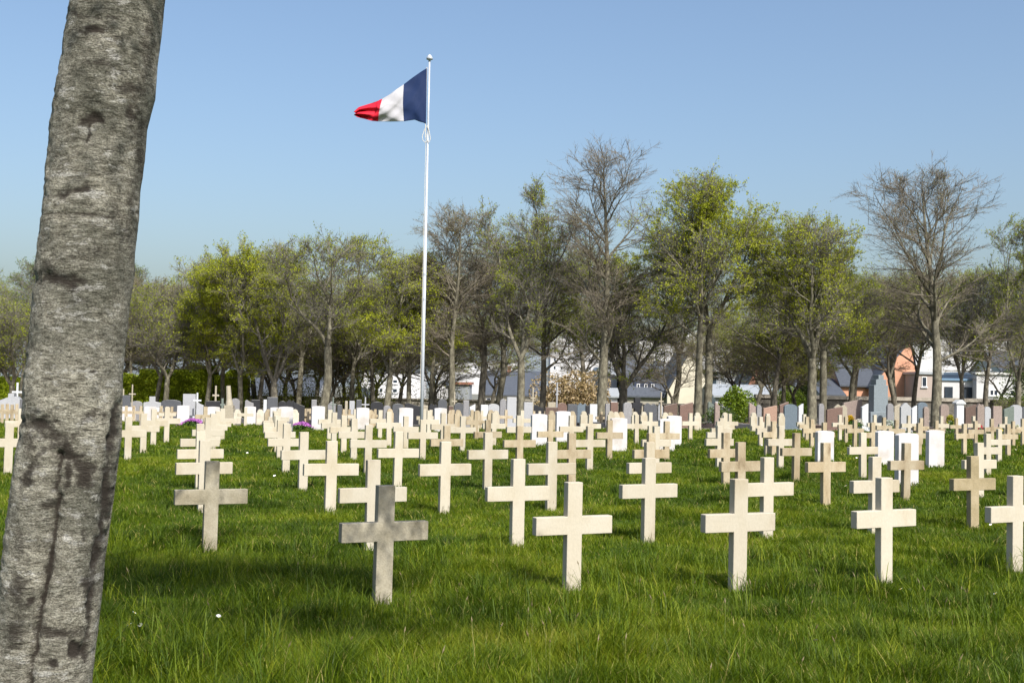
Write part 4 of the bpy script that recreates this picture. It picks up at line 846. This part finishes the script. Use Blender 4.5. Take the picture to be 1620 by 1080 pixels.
flower_patch('yellow_shrub', 1503, 49.5, .45, .4, .85, 'yellow green potted shrub right of the big sparse tree', (.35, .33, .03), 500, 6)
flower_patch('red_flowers', 1550, 49, .35, .3, .45, 'small red flowers in front of the pink wavy tomb', (.6, .03, .05), 130, 7)
flower_patch('yellow_flowers', 1580, 49, .5, .3, .35, 'low yellow flowers in front of the pink flat topped tomb', (.6, .5, .05), 200, 8)
flower_patch('white_flowers', 1609, 49, .35, .3, .5, 'white and yellow flowers near the right edge before the light grey tomb', (.7, .7, .5), 130, 9)

daisy_w = plain('daisy_white', (.85, .85, .85)); daisy_y = plain('daisy_yellow', (.8, .55, .03))
def daisy_meshes():
    b = MB(); r = .017
    for k in range(11):
        a = 2*math.pi*k/11; c, s = math.cos(a), math.sin(a); b.poly([(0, 0, 0), (c*r*.7-s*.004, s*r*.7+c*.004, .002), (c*r, s*r, .003), (c*r*.7+s*.004, s*r*.7-c*.004, .002)])
    me = b.mesh('petals', daisy_w); st = MB(); st.tube([(0, .03, -.10), (0, 0, -.001)], [.0012, .0012], 5); ms = st.mesh('stem', plain('daisy_stem', (.08, .15, .02))); b = MB(); b.tube([(0, 0, 0), (0, 0, .004)], [.005, .003], 8); return me, b.mesh('centre', daisy_y), ms
dm = daisy_meshes()
for px, py in [(1110,905),(1290,1010),(1485,905),(1120,720),(1345,705),(212,967),(221,986),(331,973),(345,972),(205,985),(1236,851),(1425,930),(1440,931),(1567,829),(1580,834),(1549,830),(1585,932),(1575,937),(1535,713),(1607,711),(733,759),(407,705),(391,716),(1336,724),(1355,724),(1338,768),(434,752),(234,697),(1205,704),(800,748)]:
    Y = 9.0
    for _ in range(30):
        x, _, z = pos(px, Y); Y = .5*Y+.5*(CAMZ-z-.1)*F/(py-hor(px))
    o = empty('daisy', (x, Y, z+.105), rr.uniform(0, 6)); o.rotation_euler[0] = .5; s = 1.0 if Y < 14 else 1.4; o.scale = (s, s, s)
    tag(o, 'tiny white daisy open in the grass of the lawn', 'daisy', 'white daisies scattered in the lawn')
    for n_, m_ in zip(('petals', 'centre', 'stem'), dm): link(bpy.data.objects.new(n_, m_), o)
def seed_heads():     # brown flowering grass heads in the foreground
    rs = np.random.RandomState(9); b = MB()
    n = 55
    for _ in range(n):
        Y = 5.9+rs.rand()**1.3*3.2; x = (rs.rand()*2-1)*.44*Y if rs.rand() < .4 else (rs.rand()*.55-.1)*Y; z = g(x, Y); h = .16+.12*rs.rand(); a = rs.rand()*6.28; l = .05*rs.rand()
        t = Vector((x+l*math.cos(a), Y+l*math.sin(a), z+h)); b.tube([(x, Y, z), (x+l*.4*math.cos(a), Y+l*.4*math.sin(a), z+h*.7), t], [.0013, .001, .001], 4, cap=False)
        d = Vector((math.cos(a)*.5, math.sin(a)*.5, 1)).normalized()*(.025+.02*rs.rand()); b.tube([t, t+d*.35, t+d], [.0015, .0045, .001], 5, m=1, cap=False)
    o = b.build('grass_seed_heads', [plain('grass_stalk', (.20, .22, .06)), plain('seed_head', (.17, .135, .07))]); tag(o, 'thin brown flowering grass heads in the foreground turf', 'grass', kind='stuff')
seed_heads()

# ------------------------------------------------------------------ wall and buildings
glass = plain('window_glass', (.03, .04, .055), .12, vary=.2); frame_w = plain('window_frame', (.75, .75, .76), .5)
slate = stone('roof_slate', [(.3, (.045, .052, .065)), (.7, (.085, .095, .115))], scale=5, rough=.5, stretch=(1, 1, 5), vary=.1)
zinc = stone('roof_zinc', [(.3, (.25, .27, .29)), (.7, (.33, .35, .37))], scale=4, rough=.4, vary=.04)
cw = plain('render_cream', (.52, .48, .385), .8); ww = plain('render_white', (.50, .50, .515), .8); gw = plain('render_grey', (.24, .26, .28), .8); bw = plain('render_beige', (.33, .31, .26), .8)
pw = plain('render_pink', (.50, .26, .17), .8, vary=.08); pgw = plain('render_dusty_pink', (.36, .30, .27), .8); brick = stone('brick_red', [(.3, (.22, .10, .07)), (.7, (.34, .17, .12))], scale=9, stretch=(1, 1, 3)); navy = plain('dormer_navy', (.03, .04, .07)); brown_p = plain('panel_brown', (.33, .24, .18))
def wpart(root, x0, x1, z0, z1, y, shut=None, mull=True):
    """window on the wall plane y (local); frame then pane"""
    w = x1-x0; h = z1-z0; t = max(.05, min(.09, w*.1)); b = MB()
    b.box(x0, x1, y-.05, y+.02, z1-t, z1); b.box(x0, x1, y-.05, y+.02, z0, z0+t); b.box(x0, x0+t, y-.05, y+.02, z0+t, z1-t); b.box(x1-t, x1, y-.05, y+.02, z0+t, z1-t)
    if mull and w > .6: m = (x0+x1)/2; b.box(m-t/2, m+t/2, y-.045, y+.02, z0+t, z1-t)
    b.box(x0-.08, x1+.08, y-.12, y-.055, z0-.07, z0-.002)
    f = b.build('window', frame_w, root); b = MB(); b.box(x0+t*.8, x1-t*.8, y-.02, y-.008, z0+t*.8, z1-t*.8); b.build('pane', glass, f)
def house(name, label, Y, D, px0, px1, ridge, eave, kind, wall, roof, wins=(), chims=(), apex=None, rowscat='house'):
    pm = (px0+px1)/2; x, _, z = pos(pm, Y); root = empty(name, (x, Y, z)); tag(root, label, rowscat)
    X = lambda px, py=610: at(px, py, Y)[0]-x
    Z = lambda py, px=None: at(px if px is not None else pm, py, Y)[2]-z
    x0, x1 = X(px0), X(px1); ze, zr = Z(eave), Z(ridge); b = MB()
    if kind == 'flat':
        b.box(x0, x1, 0, D, -1, zr); b.build('wall', wall, root); b = MB(); b.box(x0-.15, x1+.15, -.15, D+.15, zr+.003, zr+.2); b.build('roof', roof, root)
    elif kind == 'side':     # ridge along x, slope towards the camera
        b.prismx([(0, -1), (D, -1), (D, ze), (D/2, zr-.12), (0, ze)], x0, x1); b.build('wall', wall, root)
        b = MB(); o = .3; k = (zr-ze)/(D/2); b.prismx([(-o, ze-o*k), (D/2, zr), (D+o, ze-o*k), (D+o, ze-o*k+.14), (D/2, zr+.15), (-o, ze-o*k+.14)], x0-.2, x1+.2); rf = b.build('roof', roof, root)
    else:                    # gable towards the camera
        a = X(apex) if apex else (x0+x1)/2
        b.prism([(x0, -1), (x1, -1), (x1, ze), (a, zr), (x0, ze)], 0, D); b.build('wall', wall, root)
        b = MB(); t = .16; b.prism([(x0-.25, ze-.2), (x0-.25, ze-.2+t), (a, zr+t+.02), (x1+.25, ze-.2+t), (x1+.25, ze-.2), (a, zr+.02)], -.12, D+.2); rf = b.build('roof', roof, root)
    for w in wins: wpart(root, X(w[0]), X(w[1]), Z(w[3]), Z(w[2]), -.004)
    for c0, c1, t_, m_ in chims:
        b = MB(); dy = D/2 if kind != 'flat' else D*.4; b.box(X(c0), X(c1), dy-.4, dy+.5, ze, Z(t_)); b.box(X(c0)-.06, X(c1)+.06, dy-.46, dy+.56, Z(t_)+.002, Z(t_)+.12); b.build('chimney', m_, root)
    return root, X, Z
house('slate_house', 'low white house with slate roof glimpsed left behind the yellow green trees', 108, 8, 395, 500, 598, 626, 'side', ww, slate, wins=[(418,423,629,640)])
house('slate_house', 'grey gabled shed behind the thicket left of the flagpole', 100, 6, 545, 582, 616, 634, 'gable', gw, slate)
house('apartment_house', 'white apartment block with rows of windows left of the flagpole', 128, 9, 572, 665, 588, 600, 'flat', ww, slate, wins=[(621,629,600,606),(621,629,614,621),(634,639,600,606),(634,639,614,621),(646,652,600,606),(646,652,614,621),(600,606,600,606),(600,606,614,621),(582,588,600,606),(582,588,614,621)], rowscat='building')
house('small_house', 'small grey house with red eave right of the flagpole', 98, 6, 719, 743, 608, 613, 'flat', gw, brick)
house('white_outhouse', 'white gabled outhouse behind the dark forked tree right of the flagpole', 102, 5, 690, 709, 605, 612, 'gable', ww, slate)
house('cream_bungalow', 'cream bungalow with wide slate roof left of the bronze bush', 112, 9, 762, 862, 588, 624, 'side', cw, slate, wins=[(770,777,630,638),(790,797,630,638)], chims=[(802,808,580,brick)])
house('zinc_house', 'white house with zinc roof behind the tallest bare tree', 114, 9, 975, 1024, 584, 606, 'side', ww, zinc, wins=[(994,999,612,622),(985,989,612,622)])
house('grey_gable_house', 'grey boarded gable house left of the zinc roofed house', 110, 9, 946, 976, 583, 596, 'gable', gw, zinc, apex=950)
house('lean_to', 'low lean-to with zinc roof behind the tallest bare tree', 104, 4, 950, 977, 616, 627, 'side', ww, zinc, wins=[(962,968,631,638)])
r_, X_, Z_ = house('dormer_house', 'house with steep slate roof and dark dormer of three windows', 104, 9, 990, 1054, 571, 625, 'side', bw, slate, chims=[(1031,1042,566,cw)])
b = MB(); b.box(X_(1005), X_(1039), .9, 3.5, Z_(621), Z_(604)); dr = b.build('dormer', navy, r_)
for a, c in ((1009, 1014), (1021, 1026), (1032, 1037)): wpart(r_, X_(a), X_(c), Z_(619), Z_(607), .89, mull=False)
house('gable_house', 'pale cream gable wall of a big house behind the dark curly trees', 103, 10, 1056, 1133, 557, 622, 'gable', cw, slate, apex=1091)
house('grey_terrace', 'grey terrace with small upper windows behind the round green bush', 132, 9, 1133, 1192, 590, 597, 'flat', gw, slate, wins=[(1137,1140,600,609),(1147,1150,600,609),(1158,1161,600,609),(1177,1181,600,609)], rowscat='building')
house('zinc_shed', 'long low white shed with pale zinc roof right of the round green bush', 98, 8, 1132, 1236, 611, 628, 'side', ww, zinc)
house('brick_gable_house', 'red brick gable house behind the zinc roofed shed', 122, 8, 1180, 1216, 577, 618, 'gable', brick, slate, apex=1199)
r_, X_, Z_ = house('long_slate_house', 'long slate roofed house left of the thick trunk tree', 118, 9, 1216, 1286, 586, 624, 'side', bw, slate)
b = MB(); b.box(X_(1231), X_(1243), 1.2, 4, Z_(621), Z_(611)); b.build('dormer', navy, r_); wpart(r_, X_(1232), X_(1242), Z_(619), Z_(612), 1.19)
house('low_beige_house', 'low beige house with dark slate roof left of the granite monument', 100, 8, 1300, 1334, 601, 625, 'side', bw, slate)
house('cream_block', 'cream block with flat roof behind the low beige house', 150, 8, 1305, 1336, 586, 592, 'flat', cw, slate, rowscat='building')
house('pink_house', 'pink rendered house with french window and slate roof beside the granite monument', 102, 8, 1331, 1384, 556, 608, 'side', pw, slate, wins=[(1343,1354,613,633)], chims=[(1364,1376,550,brick),(1374,1379,562,bw)])
house('pink_gable_house', 'salmon pink gable wall rising right of the granite monument', 101, 9, 1379, 1452, 540, 612, 'gable', pw, slate, apex=1440)
house('pink_annexe', 'dusty pink annexe with one window left of the big sparse tree', 98, 7, 1450, 1489, 592, 600, 'flat', pgw, zinc, wins=[(1458,1466,596,612)])
r_, X_, Z_ = house('flat_white_house', 'low white house with blue fascia and dark openings right of the big sparse tree', 100, 8, 1489, 1545, 602, 606, 'flat', ww, plain('fascia_blue', (.12, .2, .3)))
for a, c in ((1494, 1507), (1521, 1538)):
    b = MB(); b.box(X_(a), X_(c), -.06, .02, Z_(632), Z_(612)); b.build('garage_opening', glass, r_)
house('flat_white_house', 'white flat roofed house with small paired windows at the right edge', 99, 8, 1545, 1606, 592.5, 597, 'flat', ww, plain('coping', (.6, .6, .58)), wins=[(1565,1579,616,626),(1598,1605,616,626)], chims=[(1582,1588,585,ww)])
house('grey_low_house', 'grey low house cut by the right edge', 99, 8, 1609, 1680, 592, 597, 'flat', bw, slate)
house('apartment_house', 'large white apartment block with dark windows behind the big sparse tree', 150, 12, 1430, 1592, 536, 540, 'flat', ww, slate, wins=[(1456,1462,543,566),(1466,1472,543,552),(1530,1534,548,566),(1500,1505,548,562),(1560,1573,579,590),(1545,1550,548,562),(1580,1585,552,562)], rowscat='building')
house('slate_roof_house', 'house with broad dark slate roof behind the right edge tree', 130, 10, 1588, 1660, 556, 592, 'side', ww, slate)
for nm, lab, Y, p0, p1, top in [('apartment_tower', 'long pale apartment block far behind the row of trees left of the pale gable', 230, 870, 1010, 535), ('apartment_tower', 'bright white apartment block far behind the pale cream gable', 215, 1010, 1180, 525),
        ('apartment_tower', 'pale apartment block far behind the brick gable', 260, 1190, 1290, 545), ('apartment_tower', 'white balconied apartment block behind the thick trunk tree', 200, 1282, 1372, 548), ('apartment_tower', 'pale block seen through the thicket right of the flagpole', 210, 690, 830, 572)]:
    ws = []
    nx = int((p1-p0)/11)
    for i in range(nx):
        for j in range(int((590-top)/13)):
            a = p0+5+i*11; t_ = top+6+j*13; ws.append((a, a+4, t_, t_+6))
    house(nm, lab, Y, 12, p0, p1, top, top+4, 'flat', ww, zinc, wins=ws[:90], rowscat='building')
def stone_wall():
    wm = stone('wall_stone', [(.3, (.07, .065, .055)), (.5, (.12, .11, .095)), (.7, (.2, .19, .16))], scale=5, stretch=(1, 1, 2)); cm = stone('coping_stone', [(.3, (.22, .2, .17)), (.7, (.36, .33, .28))], scale=5)
    Y = 86; xa, xb = at(1195, 640, Y)[0], at(1760, 640, Y)[0]; z0 = g((xa+xb)/2, Y); root = empty('stone_wall', ((xa+xb)/2, Y, z0)); tag(root, 'dark stone wall with pale coping behind the tombs at right', 'wall')
    zt = at(1500, 635, Y)[2]-z0; hw = (xb-xa)/2; b = MB(); b.box(-hw, hw, 0, .4, -.5, zt); b.build('wall', wm, root); b = MB(); b.box(-hw, hw, -.12, .52, zt+.003, zt+.26); b.build('coping', cm, root)
    Y = 90; xa, xb = at(-200, 640, Y)[0], at(1194, 640, Y)[0]; z0 = g(0, Y); root = empty('stone_wall', ((xa+xb)/2, Y, z0)); tag(root, 'low grey stone wall behind the central tombs and trunks', 'wall')
    zt = at(880, 637, Y)[2]-z0; hw = (xb-xa)/2; b = MB(); b.box(-hw, hw, 0, .4, -.5, zt); b.build('wall', cm, root); b = MB(); b.box(-hw, hw, -.1, .5, zt+.003, zt+.12); b.build('coping', cm, root)
stone_wall()
def hills():
    m = stone('far_hill_hazed', [(.3, (.11, .13, .14)), (.5, (.16, .185, .20)), (.7, (.22, .25, .27))], scale=.03, vary=0, fine=.3, bump=0)  # bluish distance haze is mixed into the hill colour itself
    xs = np.linspace(-700, 700, 90); V = []; ys = [330, 420, 560, 760, 1100]; hs = [0, .35, .7, .9, 1.0]
    for y, h in zip(ys, hs):
        for x in xs: V.append((x*(y/560), y, -1.2+h*(24+10*float(fbm(np.array(x*.006+3), np.array(1.7), 3)))))
    V = np.array(V); nx = len(xs); i, j = np.meshgrid(np.arange(nx-1), np.arange(len(ys)-1)); a = (j*nx+i).ravel()
    tag(link(bpy.data.objects.new('hills', raw_mesh('hills', V, [np.stack([a, a+1, a+nx+1, a+nx], 1)], [m], smooth=True))), kind='structure')
hills()
